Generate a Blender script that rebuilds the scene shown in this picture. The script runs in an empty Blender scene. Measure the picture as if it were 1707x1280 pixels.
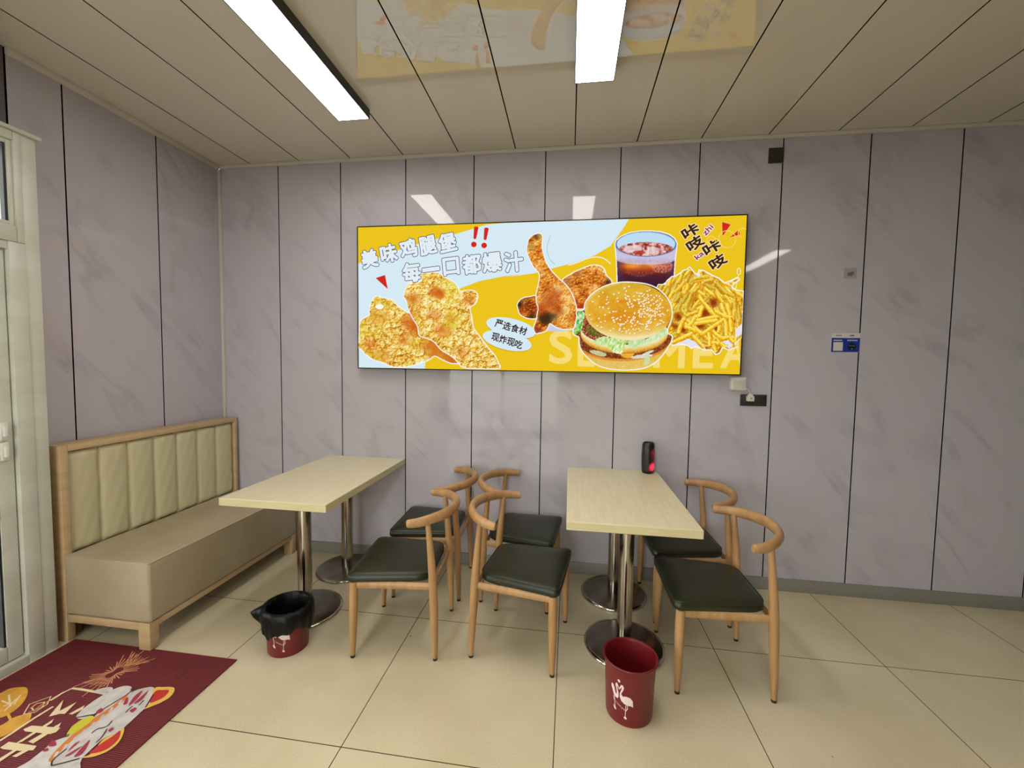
import bpy, bmesh, math, random
import numpy as np
from mathutils import Vector, Matrix
random.seed(7); np.random.seed(7)
S = bpy.context.scene
COL = S.collection
PI = math.pi

# ---------------------------------------------------------------- camera
F_PX, YAW, PITCH, ROLL = 686.596039, 0.137625, -0.054538, 0.014953
CX, CY, CZ, H = 2.462406, -2.838604, 1.468910, 2.897882
W_PX, H_PX = 1707, 1280
_cy, _sy, _cp, _sp, _cr, _sr = math.cos(YAW), math.sin(YAW), math.cos(PITCH), math.sin(PITCH), math.cos(ROLL), math.sin(ROLL)
_fwd = Vector((-_sy*_cp, _cy*_cp, _sp)); _r0 = Vector((_cy, _sy, 0)); _u0 = _r0.cross(_fwd)
_right = _cr*_r0 + _sr*_u0; _up = -_sr*_r0 + _cr*_u0
cam_d = bpy.data.cameras.new('camera'); cam = bpy.data.objects.new('camera', cam_d); COL.objects.link(cam)
cam_d.sensor_fit = 'HORIZONTAL'; cam_d.sensor_width = 36.0; cam_d.lens = 36.0*F_PX/W_PX
cam_d.clip_start = 0.02; cam_d.clip_end = 200
M = Matrix((( _right.x, _up.x, -_fwd.x, CX), (_right.y, _up.y, -_fwd.y, CY), (_right.z, _up.z, -_fwd.z, CZ), (0,0,0,1)))
cam.matrix_world = M
S.camera = cam

# ---------------------------------------------------------------- world, light, exposure
LAMP = 19.5            # ceiling panel radiance
SKY = 7.2             # overcast daylight
world = bpy.data.worlds.new('sky'); S.world = world; world.use_nodes = True
wb = world.node_tree.nodes['Background']; wb.inputs[0].default_value = (1.0, 0.955, 0.905, 1); wb.inputs[1].default_value = SKY
S.view_settings.view_transform = 'Standard'; S.view_settings.look = 'None'
S.view_settings.gamma = 1.0; S.view_settings.use_curve_mapping = False
S.view_settings.exposure = 0.0
S.cycles.max_bounces = 10; S.cycles.diffuse_bounces = 6; S.cycles.glossy_bounces = 5; S.cycles.transparent_max_bounces = 12
S.cycles.sample_clamp_indirect = 6.0
S.cycles.use_denoising = True

# ---------------------------------------------------------------- helpers
def lin(c):
    c = [v/255.0 for v in c[:3]]
    return tuple(v/12.92 if v <= .04045 else ((v+.055)/1.055)**2.4 for v in c)
def rgba(c): return (*lin(c), 1.0)
MATS = {}
def nodes(name):
    m = bpy.data.materials.new(name); m.use_nodes = True; nt = m.node_tree
    b = nt.nodes['Principled BSDF']
    return m, nt, b
def N(nt, t, **kw):
    n = nt.nodes.new(t)
    for k, v in kw.items(): setattr(n, k, v)
    return n
def L(nt, a, b): nt.links.new(a, b)
def mat(name, col, rough=.5, metal=0, ior=1.5, spec=None, coat=0, bump=None, var=None, coords='Object'):
    """plain principled; var=(scale xyz, colour2, detail) mixes a noise; bump=(scale xyz, strength)"""
    if name in MATS: return MATS[name]
    m, nt, b = nodes(name)
    b.inputs['Base Color'].default_value = rgba(col); b.inputs['Roughness'].default_value = rough
    b.inputs['Metallic'].default_value = metal; b.inputs['IOR'].default_value = ior
    if coat: b.inputs['Coat Weight'].default_value = coat; b.inputs['Coat Roughness'].default_value = .08
    if var or bump: tc = N(nt, 'ShaderNodeTexCoord')
    def noise(sc, det):
        mp = N(nt, 'ShaderNodeMapping'); mp.inputs['Scale'].default_value = sc; L(nt, tc.outputs[coords], mp.inputs[0])
        n = N(nt, 'ShaderNodeTexNoise'); n.inputs['Scale'].default_value = 1; n.inputs['Detail'].default_value = det
        L(nt, mp.outputs[0], n.inputs['Vector']); return n
    if var:
        n = noise(var[0], var[2])
        r = N(nt, 'ShaderNodeValToRGB'); r.color_ramp.elements[0].position = .38; r.color_ramp.elements[1].position = .64
        r.color_ramp.elements[0].color = rgba(col); r.color_ramp.elements[1].color = rgba(var[1])
        L(nt, n.outputs['Fac'], r.inputs[0]); L(nt, r.outputs[0], b.inputs['Base Color'])
    if bump:
        n = noise(bump[0], 4); bp_ = N(nt, 'ShaderNodeBump'); bp_.inputs['Strength'].default_value = bump[1]; bp_.inputs['Distance'].default_value = .004
        L(nt, n.outputs['Fac'], bp_.inputs['Height']); L(nt, bp_.outputs[0], b.inputs['Normal'])
    MATS[name] = m; return m
def emat(name, col, strength=1.0):
    if name in MATS: return MATS[name]
    m, nt, b = nodes(name); nt.nodes.remove(b)
    e = N(nt, 'ShaderNodeEmission'); e.inputs[0].default_value = rgba(col); e.inputs[1].default_value = strength
    L(nt, e.outputs[0], nt.nodes['Material Output'].inputs[0]); MATS[name] = m; return m

def link(name, me, m, parent=None, loc=None, smooth=None):
    o = bpy.data.objects.new(name, me); COL.objects.link(o)
    for mm in (m if isinstance(m, (list, tuple)) else [m]): me.materials.append(mm)
    if parent: o.parent = parent
    if loc: o.location = loc
    if smooth:
        me.shade_smooth()
        me.set_sharp_from_angle(angle=math.radians(smooth))
    return o
def from_bm(name, bm, m, parent=None, smooth=None, loc=None):
    bm.normal_update()
    me = bpy.data.meshes.new(name); bm.to_mesh(me); bm.free()
    return link(name, me, m, parent, loc, smooth)
def thing(name, label, cat, loc=(0,0,0), rz=0, group=None):
    o = bpy.data.objects.new(name, None); COL.objects.link(o); o.location = loc; o.rotation_euler = (0,0,rz)
    o.empty_display_size = .05
    return tag(o, label, cat, group)
def tag(o, label, cat, group=None):
    o['label'] = label; o['category'] = cat
    if group: o['group'] = group
    return o
def struct(o): o['kind'] = 'structure'; return o

def bx(bm, lo, hi, bevel=0, seg=2, mi=0):
    r = bmesh.ops.create_cube(bm, size=1.0); vs = r['verts']
    for v in vs: v.co = Vector([lo[i] + (v.co[i]+.5)*(hi[i]-lo[i]) for i in range(3)])
    fs = set(f for v in vs for f in v.link_faces)
    for f in fs: f.material_index = mi
    if bevel:
        es = list(set(e for v in vs for e in v.link_edges))
        bmesh.ops.bevel(bm, geom=es, offset=bevel, segments=seg, affect='EDGES', profile=.5, material=-1)
    return vs
def box(name, lo, hi, m, parent=None, bevel=0, seg=2):
    bm = bmesh.new(); bx(bm, lo, hi, bevel, seg)
    return from_bm(name, bm, m, parent, 40 if bevel else None)
def lathe(bm, prof, seg=40, sx=1, sy=1, c=(0,0), close=False, mi=0):
    rings = []
    for r, z in prof:
        rings.append([bm.verts.new((c[0]+sx*r*math.cos(2*PI*k/seg), c[1]+sy*r*math.sin(2*PI*k/seg), z)) for k in range(seg)])
    for a, b in zip(rings, rings[1:]):
        for k in range(seg):
            f = bm.faces.new((a[k], a[(k+1)%seg], b[(k+1)%seg], b[k])); f.material_index = mi
    if close:
        bm.faces.new(rings[0][::-1]).material_index = mi; bm.faces.new(rings[-1]).material_index = mi
    return rings
def tube(bm, pts, rad, seg=12, up=None, ratio=1.0):
    """swept tube; rad = list of radii; ratio = height/width of the section along 'up'"""
    pts = [Vector(p) for p in pts]; n = len(pts); rings = []
    for i, p in enumerate(pts):
        t = (pts[min(i+1,n-1)]-pts[max(i-1,0)]).normalized()
        u = Vector(up) if up else (Vector((1,0,0)) if abs(t.x) < .9 else Vector((0,1,0)))
        s = t.cross(u).normalized(); u2 = s.cross(t).normalized()
        r = rad[i] if isinstance(rad, (list, tuple)) else rad
        if isinstance(r, tuple): ra, rb = r
        else: ra, rb = r, r*ratio
        rings.append([bm.verts.new(p + s*ra*math.cos(2*PI*k/seg) + u2*rb*math.sin(2*PI*k/seg)) for k in range(seg)])
    for a, b in zip(rings, rings[1:]):
        for k in range(seg): bm.faces.new((a[k], a[(k+1)%seg], b[(k+1)%seg], b[k]))
    bm.faces.new(rings[0][::-1]); bm.faces.new(rings[-1])
    return rings
def catmull(pts, k=8, closed=False):
    P = [np.array(p, float) for p in pts]; n = len(P); out = []
    for i in range(n if closed else n-1):
        if closed: p0, p1, p2, p3 = P[i-1], P[i], P[(i+1)%n], P[(i+2)%n]
        else: p0, p1, p2, p3 = P[max(i-1,0)], P[i], P[i+1], P[min(i+2,n-1)]
        for j in range(k):
            t = j/k
            out.append(.5*((2*p1)+(-p0+p2)*t+(2*p0-5*p1+4*p2-p3)*t*t+(-p0+3*p1-3*p2+p3)*t**3))
    if not closed: out.append(P[-1])
    return [tuple(o) for o in out]
def copy_tree(o, parent=None):
    c = o.copy(); COL.objects.link(c)
    if parent: c.parent = parent
    for ch in list(o.children): copy_tree(ch, c)
    return c
def ray_hit(px, ax, val):
    """where the line of sight through a pixel of the photograph meets a plane of the room (measuring aid)"""
    d = _right*((px[0]-W_PX/2)/F_PX) - _up*((px[1]-H_PX/2)/F_PX) + _fwd
    t = (val - (CX,CY,CZ)[ax])/d[ax]
    return Vector((CX,CY,CZ)) + d*t

# ---------------------------------------------------------------- room materials
XL = -0.1745; YF = -5.2; XR = 7.6
WS, WX0 = .4913, .3099         # wall panels
CS, CX0 = .3959, .0915         # ceiling boards
def marble():
    m, nt, b = nodes('marble_panel')
    tc = N(nt, 'ShaderNodeTexCoord')
    def layer(scale, rot, lo, hi, seed, stretch):
        se = N(nt, 'ShaderNodeSeparateXYZ'); L(nt, tc.outputs['Object'], se.inputs[0])
        ad = N(nt, 'ShaderNodeMath', operation='ADD'); L(nt, se.outputs[0], ad.inputs[0]); L(nt, se.outputs[1], ad.inputs[1])
        cb = N(nt, 'ShaderNodeCombineXYZ'); L(nt, ad.outputs[0], cb.inputs[0]); L(nt, se.outputs[2], cb.inputs[2])
        m0 = N(nt, 'ShaderNodeMapping'); m0.inputs['Rotation'].default_value = rot; L(nt, cb.outputs[0], m0.inputs[0])
        mp = N(nt, 'ShaderNodeMapping'); mp.inputs['Scale'].default_value = stretch; mp.inputs['Location'].default_value = (seed, 0, seed*.7); L(nt, m0.outputs[0], mp.inputs[0])
        n = N(nt, 'ShaderNodeTexNoise'); n.inputs['Scale'].default_value = scale; n.inputs['Detail'].default_value = 5; n.inputs['Roughness'].default_value = .55; n.inputs['Distortion'].default_value = .5
        L(nt, mp.outputs[0], n.inputs['Vector'])
        a = N(nt, 'ShaderNodeMath', operation='SUBTRACT'); a.inputs[1].default_value = .5; L(nt, n.outputs['Fac'], a.inputs[0])
        ab = N(nt, 'ShaderNodeMath', operation='ABSOLUTE'); L(nt, a.outputs[0], ab.inputs[0])
        mr = N(nt, 'ShaderNodeMapRange'); mr.inputs[1].default_value = lo; mr.inputs[2].default_value = hi; mr.inputs[3].default_value = 1; mr.inputs[4].default_value = 0
        L(nt, ab.outputs[0], mr.inputs[0])
        return mr.outputs[0]
    v = layer(1.0, (0, math.radians(-50), 0), 0.0, .05, 3.0, (.8, 1.0, 2.7))
    n2 = N(nt, 'ShaderNodeTexNoise'); n2.inputs['Scale'].default_value = 3.4; n2.inputs['Detail'].default_value = 3; L(nt, tc.outputs['Object'], n2.inputs['Vector'])
    mr = N(nt, 'ShaderNodeMapRange'); mr.inputs[1].default_value = .42; mr.inputs[2].default_value = .68; L(nt, n2.outputs['Fac'], mr.inputs[0])
    mu = N(nt, 'ShaderNodeMath', operation='MULTIPLY'); L(nt, v, mu.inputs[0]); L(nt, mr.outputs[0], mu.inputs[1])
    mu2 = N(nt, 'ShaderNodeMath', operation='MULTIPLY'); mu2.inputs[1].default_value = .34; L(nt, mu.outputs[0], mu2.inputs[0])
    mx = N(nt, 'ShaderNodeMix', data_type='RGBA'); mx.inputs[6].default_value = rgba((186,181,189)); mx.inputs[7].default_value = rgba((128,121,126))
    L(nt, mu2.outputs[0], mx.inputs[0]); L(nt, mx.outputs[2], b.inputs['Base Color'])
    b.inputs['Roughness'].default_value = .04; b.inputs['IOR'].default_value = 1.37
    # boards are never dead flat: a very slow waviness
    n3 = N(nt, 'ShaderNodeTexNoise'); n3.inputs['Scale'].default_value = 1.3; n3.inputs['Detail'].default_value = 1; L(nt, tc.outputs['Object'], n3.inputs['Vector'])
    bp_ = N(nt, 'ShaderNodeBump'); bp_.inputs['Strength'].default_value = .04; bp_.inputs['Distance'].default_value = .01
    L(nt, n3.outputs['Fac'], bp_.inputs['Height']); L(nt, bp_.outputs[0], b.inputs['Normal'])
    return m
M_WALL = marble()
M_SEAM = mat('seam_black', (6,5,5), 1.0); M_SEAM.node_tree.nodes['Principled BSDF'].inputs['Specular IOR Level'].default_value = 0
M_CEIL = mat('ceiling_board', (212,205,192), .02, ior=1.85, bump=((.9,.5,1), .012))
M_TRIM = mat('trim_white', (206,198,190), .3)
M_BASEB = mat('baseboard_grey', (134,131,124), .35)
M_DARKPANEL = mat('dark_lintel', (96,90,94), .5)
M_PVC = mat('frame_pvc', (206,208,196), .35, var=((3,3,9), (196,197,184), 2))
M_GASKET = mat('gasket_black', (18,20,26), .5)
M_CHROME = mat('steel_polished', (196,190,182), .16, metal=1, var=((30,30,3), (160,152,142), 3))
M_STEELBASE = mat('steel_base', (150,143,132), .24, metal=1, var=((9,9,9), (122,114,102), 4))

def floor_mat():
    m, nt, b = nodes('floor_tile')
    tc = N(nt, 'ShaderNodeTexCoord'); sep = N(nt, 'ShaderNodeSeparateXYZ'); L(nt, tc.outputs['Object'], sep.inputs[0])
    T = .7986
    def line(sock, off):
        a = N(nt, 'ShaderNodeMath', operation='SUBTRACT'); a.inputs[1].default_value = off - T*.5 - 20*T; L(nt, sock, a.inputs[0])
        d = N(nt, 'ShaderNodeMath', operation='DIVIDE'); d.inputs[1].default_value = T; L(nt, a.outputs[0], d.inputs[0])
        f = N(nt, 'ShaderNodeMath', operation='FRACT'); L(nt, d.outputs[0], f.inputs[0])
        s = N(nt, 'ShaderNodeMath', operation='SUBTRACT'); s.inputs[1].default_value = .5; L(nt, f.outputs[0], s.inputs[0])
        ab = N(nt, 'ShaderNodeMath', operation='ABSOLUTE'); L(nt, s.outputs[0], ab.inputs[0])
        lt = N(nt, 'ShaderNodeMath', operation='LESS_THAN'); lt.inputs[1].default_value = .0019/T; L(nt, ab.outputs[0], lt.inputs[0])
        return lt.outputs[0]
    lx = line(sep.outputs[0], .8387); ly = line(sep.outputs[1], -.6564)
    mx_ = N(nt, 'ShaderNodeMath', operation='MAXIMUM'); L(nt, lx, mx_.inputs[0]); L(nt, ly, mx_.inputs[1])
    n1 = N(nt, 'ShaderNodeTexNoise'); n1.inputs['Scale'].default_value = 190; n1.inputs['Detail'].default_value = 3; L(nt, tc.outputs['Object'], n1.inputs['Vector'])
    n2 = N(nt, 'ShaderNodeTexNoise'); n2.inputs['Scale'].default_value = 2.3; n2.inputs['Detail'].default_value = 3; L(nt, tc.outputs['Object'], n2.inputs['Vector'])
    ad = N(nt, 'ShaderNodeMath', operation='ADD'); L(nt, n1.outputs['Fac'], ad.inputs[0]); L(nt, n2.outputs['Fac'], ad.inputs[1])
    mr = N(nt, 'ShaderNodeMapRange'); mr.inputs[1].default_value = .75; mr.inputs[2].default_value = 1.25; L(nt, ad.outputs[0], mr.inputs[0])
    mx = N(nt, 'ShaderNodeMix', data_type='RGBA'); mx.inputs[6].default_value = rgba((200,188,156)); mx.inputs[7].default_value = rgba((218,207,176)); L(nt, mr.outputs[0], mx.inputs[0])
    m2 = N(nt, 'ShaderNodeMix', data_type='RGBA'); m2.inputs[7].default_value = rgba((72,60,42)); L(nt, mx_.outputs[0], m2.inputs[0]); L(nt, mx.outputs[2], m2.inputs[6])
    # a few dark specks of dirt
    vo = N(nt, 'ShaderNodeTexVoronoi'); vo.inputs['Scale'].default_value = 2.6; L(nt, tc.outputs['Object'], vo.inputs['Vector'])
    lt = N(nt, 'ShaderNodeMath', operation='LESS_THAN'); lt.inputs[1].default_value = .017; L(nt, vo.outputs['Distance'], lt.inputs[0])
    mu = N(nt, 'ShaderNodeMath', operation='MULTIPLY'); mu.inputs[1].default_value = .45; L(nt, lt.outputs[0], mu.inputs[0])
    m3 = N(nt, 'ShaderNodeMix', data_type='RGBA'); m3.inputs[7].default_value = rgba((70,62,50)); L(nt, mu.outputs[0], m3.inputs[0]); L(nt, m2.outputs[2], m3.inputs[6])
    L(nt, m3.outputs[2], b.inputs['Base Color']); b.inputs['Roughness'].default_value = .2; b.inputs['IOR'].default_value = 1.5
    return m
def glass_mat():
    m, nt, b = nodes('pane_glass'); nt.nodes.remove(b)
    t = N(nt, 'ShaderNodeBsdfTransparent'); t.inputs[0].default_value = (.93,.96,.95,1)
    g = N(nt, 'ShaderNodeBsdfGlossy'); g.inputs['Roughness'].default_value = .02
    fr = N(nt, 'ShaderNodeFresnel'); fr.inputs[0].default_value = 1.45
    mx = N(nt, 'ShaderNodeMixShader'); L(nt, fr.outputs[0], mx.inputs[0]); L(nt, t.outputs[0], mx.inputs[1]); L(nt, g.outputs[0], mx.inputs[2])
    L(nt, mx.outputs[0], nt.nodes['Material Output'].inputs[0]); return m
M_GLASS = glass_mat()

# ---------------------------------------------------------------- structure
struct(box('floor', (XL-.2, YF-.2, -.05), (XR+.2, .2, 0), floor_mat()))
struct(box('ground', (-30, -30, -.25), (30, 12, -.16), mat('outdoor_paving', (150,150,146), .8)))

def panel_wall(name, axis, plane, a0, a1, seam0, step, z0, z1, into):
    """boards 6 mm apart on a dark batten; axis: 0 = runs along x at y=plane, 1 = runs along y at x=plane"""
    bm = bmesh.new(); t = .02*into
    def b_(lo, hi, mi, bev=0):
        if axis == 0: l = (lo, min(plane, plane+t), z0); h = (hi, max(plane, plane+t), z1)
        else: l = (min(plane, plane+t), lo, z0); h = (max(plane, plane+t), hi, z1)
        bx(bm, l, h, bev, 1, mi)
    cuts = [a0] + sorted(c for c in (seam0 + k*step for k in range(-60, 60)) if a0+.01 < c < a1-.01) + [a1]
    for c0, c1 in zip(cuts, cuts[1:]): b_(c0+.0034, c1-.0034, 0)
    bm.normal_update()
    for f in bm.faces:      # the tongues in the joints are dark
        if abs(f.normal[axis]) > .9: f.material_index = 1
    q = plane + .018*into; e = plane + .16*into
    if axis == 0: bx(bm, (a0, min(q,e), z0), (a1, max(q,e), z1), 0, 1, 1)
    else: bx(bm, (min(q,e), a0, z0), (max(q,e), a1, z1), 0, 1, 1)
    return struct(from_bm(name, bm, [M_WALL, M_SEAM]))
panel_wall('wall_back', 0, 0, XL, XR, WX0, WS, 0, H, 1)
panel_wall('wall_left', 1, XL, -1.19, 0, -.4801, WS, 0, H, -1)
struct(box('wall_right', (XR, YF, 0), (XR+.16, 0, H), mat('low_bounce_wall_right', (96,88,80), .6)))  # unseen wall, coloured dark to cut light bouncing onto the right side
# front wall (behind the camera) with one big shop window
bm = bmesh.new(); FX0, FX1, FZ0, FZ1 = .0, 2.3, .06, 2.5
for lo, hi in (((XL-.16, YF-.16, 0), (FX0, YF, H)), ((FX1, YF-.16, 0), (XR+.16, YF, H)), ((FX0, YF-.16, 0), (FX1, YF, FZ0)), ((FX0, YF-.16, FZ1), (FX1, YF, H))): bx(bm, lo, hi)
struct(from_bm('wall_front', bm, mat('low_bounce_wall_front', (84,76,70), .6)))  # dark colour set to reduce bounced light; this wall is unseen
bm = bmesh.new()
for x in (FX0, 1.12, FX1-.06): bx(bm, (x, YF-.1, FZ0), (x+.06, YF-.04, FZ1))
bx(bm, (FX0, YF-.1, FZ0), (FX1, YF-.04, FZ0+.06)); bx(bm, (FX0, YF-.1, FZ1-.06), (FX1, YF-.04, FZ1))
w2 = struct(from_bm('window_2', bm, M_PVC))
box('glass_pane', (FX0+.03, YF-.075, FZ0+.03), (FX1-.03, YF-.069, FZ1-.03), M_GLASS, w2)

# ceiling boards running away from the camera
bm = bmesh.new()
cuts = [XL-.1] + [c for c in (CX0 + k*CS for k in range(-3, 40)) if XL-.09 < c < XR+.05] + [XR+.1]
for c0, c1 in zip(cuts, cuts[1:]): bx(bm, (c0+.0034, YF-.1, H), (c1-.0034, .1, H+.03), 0, 1, 0)
bm.normal_update()
for f in bm.faces:
    if abs(f.normal.x) > .9: f.material_index = 1
bx(bm, (XL-.2, YF-.2, H+.028), (XR+.2, .2, H+.1), 0, 1, 1)
struct(from_bm('ceiling', bm, [M_CEIL, M_SEAM]))
# trims and baseboards
bm = bmesh.new(); bx(bm, (XL, -.018, H-.024), (XR, 0, H-.0005), .004); struct(from_bm('trim_1', bm, M_TRIM, None, 40))
bm = bmesh.new(); bx(bm, (XL, -1.19, H-.034), (XL+.022, -.022, H-.0005), .004); struct(from_bm('trim_2', bm, M_TRIM, None, 40))
bm = bmesh.new(); bx(bm, (XL, -.020, .08), (XL+.020, 0, H-.034), .004); struct(from_bm('trim_3', bm, M_TRIM, None, 40))
bm = bmesh.new(); bx(bm, (XL, -.010, 0), (XR, 0, .083), .002); struct(from_bm('baseboard_back', bm, M_BASEB, None, 40))
bm = bmesh.new(); bx(bm, (XL, -1.165, 0), (XL+.010, -.010, .083), .002); struct(from_bm('baseboard_left', bm, M_BASEB, None, 40))
struct(box('trim_4', (XL-.12, YF, 2.492), (XL-.004, -1.192, H), M_DARKPANEL))      # dark panel above the door

# glass door in its thick plastic frame
def glazed_front():
    y0, y1 = -1.17, -2.15
    xf = -.05; xb = XL-.06
    bm = bmesh.new()
    for (a, b, xx) in ((y0-.055, y0, xf-.004), (y1, y1+.055, xf-.004)): bx(bm, (xb, a, 0), (xx, b, 2.474), .003)
    for (a, b) in ((y0-.115, y0-.0555), (y1+.0555, y1+.115)): bx(bm, (xb, a, 0), (xf, b, 1.978), .003)
    for (a, b) in ((y0-.083, y0-.0555), (y1+.0555, y1+.083)): bx(bm, (xb, a, 1.979), (xf, b, 2.474), .003)
    ya, yb = y1+.115, y0-.115
    yu, yv = y1+.0835, y0-.0835
    bx(bm, (xb, yu, 2.432), (xf, yv, 2.474), .003); bx(bm, (xb, yu, 1.979), (xf, yv, 2.052), .003); bx(bm, (xb, ya, 1.942), (xf-.006, yb, 1.977), .003)
    bx(bm, (xb, ya, 0), (xf, yb, .042), .003)
    bx(bm, (xb, y1-.02, 2.474), (xf+.014, y0+.014, 2.491), .003)
    d = struct(from_bm('door_1', bm, M_PVC, None, 40))
    # fixed light over the door
    bm = bmesh.new(); s = .018
    for lo, hi in (((-.10, yu, 2.052), (xf-.010, yu+s, 2.432)), ((-.10, yv-s, 2.052), (xf-.010, yv, 2.432)), ((-.10, yu+s, 2.052), (xf-.010, yv-s, 2.070)), ((-.10, yu+s, 2.414), (xf-.010, yv-s, 2.432))): bx(bm, lo, hi, .002)
    t = from_bm('transom_window', bm, M_PVC, d, 40)
    bm = bmesh.new()
    for lo, hi in (((-.09, yu+s, 2.070), (-.066, yu+s+.010, 2.414)), ((-.09, yv-s-.010, 2.070), (-.066, yv-s, 2.414))): bx(bm, lo, hi)
    from_bm('gasket', bm, M_GASKET, t)
    box('glass_pane', (-.084, yu+s, 2.070), (-.078, yv-s, 2.414), M_GLASS, t)
    # door leaf
    st = .060; xl = xf-.022
    bm = bmesh.new()
    bx(bm, (-.135, ya+.004, .048), (xl, ya+st, 1.938), .004); bx(bm, (-.135, yb-st, .048), (xl, yb-.004, 1.938), .004)
    for za, zb in ((.048, .12), (.715, .772), (1.868, 1.938)): bx(bm, (-.135, ya+st, za), (xl, yb-st, zb), .004)
    lf = from_bm('door_leaf', bm, M_PVC, d, 40)
    bm = bmesh.new()
    for za, zb in ((.12, .715), (.772, 1.868)):
        bx(bm, (-.12, yb-st-.008, za), (xl-.006, yb-st, zb)); bx(bm, (-.12, ya+st, za), (xl-.006, ya+st+.008, zb))
    from_bm('gasket', bm, M_GASKET, lf)
    for za, zb in ((.12, .715), (.772, 1.868)): box('glass_pane', (-.105, ya+st, za), (-.099, yb-st, zb), M_GLASS, lf)
    for za in (.985, 1.078):
        bm = bmesh.new(); bx(bm, (xl, yb-.052, za), (xl+.012, yb-.026, za+.082), .003); bx(bm, (xl+.010, yb-.046, za+.016), (xl+.024, yb-.032, za+.066), .004)
        from_bm('hinge', bm, mat('hinge_white', (224,222,214), .3), lf, 40)
    # shop window further along the left side
    bm = bmesh.new()
    for y in (-2.21, -3.3): bx(bm, (xb, y-.06, .1), (xf-.02, y, 2.474), .003)
    for z0_, z1_ in ((.10, .17), (2.40, 2.474)): bx(bm, (xb, -3.3, z0_), (xf-.02, -2.21, z1_), .003)
    w = struct(from_bm('window_1', bm, M_PVC, None, 40))
    box('glass_pane', (-.115, -3.33, .14), (-.109, -2.24, 2.43), M_GLASS, w)
    bm = bmesh.new(); bx(bm, (xb, -3.36, 0), (xf-.02, -2.152, .1)); bx(bm, (xb, YF, 0), (xf-.02, -3.361, 2.49)); bx(bm, (xb, -3.361, 2.475), (xf-.02, -2.152, 2.491))
    struct(from_bm('wall_left_front', bm, mat('front_plaster', (196,190,186), .6)))
glazed_front()

# ---------------------------------------------------------------- ceiling lights
def diffuser_mat():
    return emat('lamp_diffuser', (255,250,243), LAMP)
def ceiling_light(x0, x1, y0, ln, label, group=None):
    w = x1-x0; t = thing('ceiling_light', label, 'ceiling light', ((x0+x1)/2, y0-ln/2, H), 0, group)
    h = .052
    bm = bmesh.new(); e = .004
    bx(bm, (-w/2, -ln/2, -h), (-w/2+e, ln/2, 0)); bx(bm, (w/2-e, -ln/2, -h), (w/2, ln/2, 0))
    bx(bm, (-w/2+e, -ln/2, -h), (w/2-e, -ln/2+e, 0)); bx(bm, (-w/2+e, ln/2-e, -h), (w/2-e, ln/2, 0))
    bx(bm, (-w/2+e, -ln/2+e, -.006), (w/2-e, ln/2-e, 0))
    from_bm('housing', bm, mat('lamp_housing', (30,30,30), .4), t)
    box('diffuser', (-w/2+e, -ln/2+e, -h+.002), (w/2-e, ln/2-e, -h+.010), diffuser_mat(), t)
    return t
ceiling_light(1.105, 1.295, -.533, 1.2, 'long white ceiling light left of the other, slanting over the bench side of the room')
ceiling_light(2.458, 2.648, -.70, 1.2, 'long white ceiling light above the middle of the picture sign, right one of two')
G_OFF = 'ceiling lights further back in the room'
for (x, y) in ((4.87, -2.55), (1.105, -2.9), (2.458, -3.05)):  # first one shows as a wall reflection; other two added for their light
    ceiling_light(x, x+.19, y, 1.2, 'long white ceiling light behind the viewer, unseen, lights the room', G_OFF)

# ---------------------------------------------------------------- furniture materials
M_CHWOOD = mat('chair_wood', (184,144,98), .38, var=((30,30,4), (168,127,83), 4))
M_CHSEAT = mat('chair_leather', (38,42,23), .40, bump=((60,60,60), .12), var=((7,7,7), (31,35,19), 3))
M_CAP = mat('foot_black', (22,20,19), .5)
M_BWOOD = mat('bench_wood', (194,168,128), .45, var=((8,3,30), (182,154,114), 4))
M_BFAB = mat('bench_leather_green', (200,193,156), .42, bump=((30,30,30), .10))
M_BSEAT = mat('bench_leather_beige', (178,164,136), .45, bump=((14,14,14), .25), var=((3,3,3), (165,150,122), 4))
M_TABLE = mat('table_laminate', (226,217,184), .32, var=((60,4,4), (219,209,174), 4))
M_TEDGE = mat('table_edge', (214,203,160), .4, var=((4,4,60), (204,191,146), 3))

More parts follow.
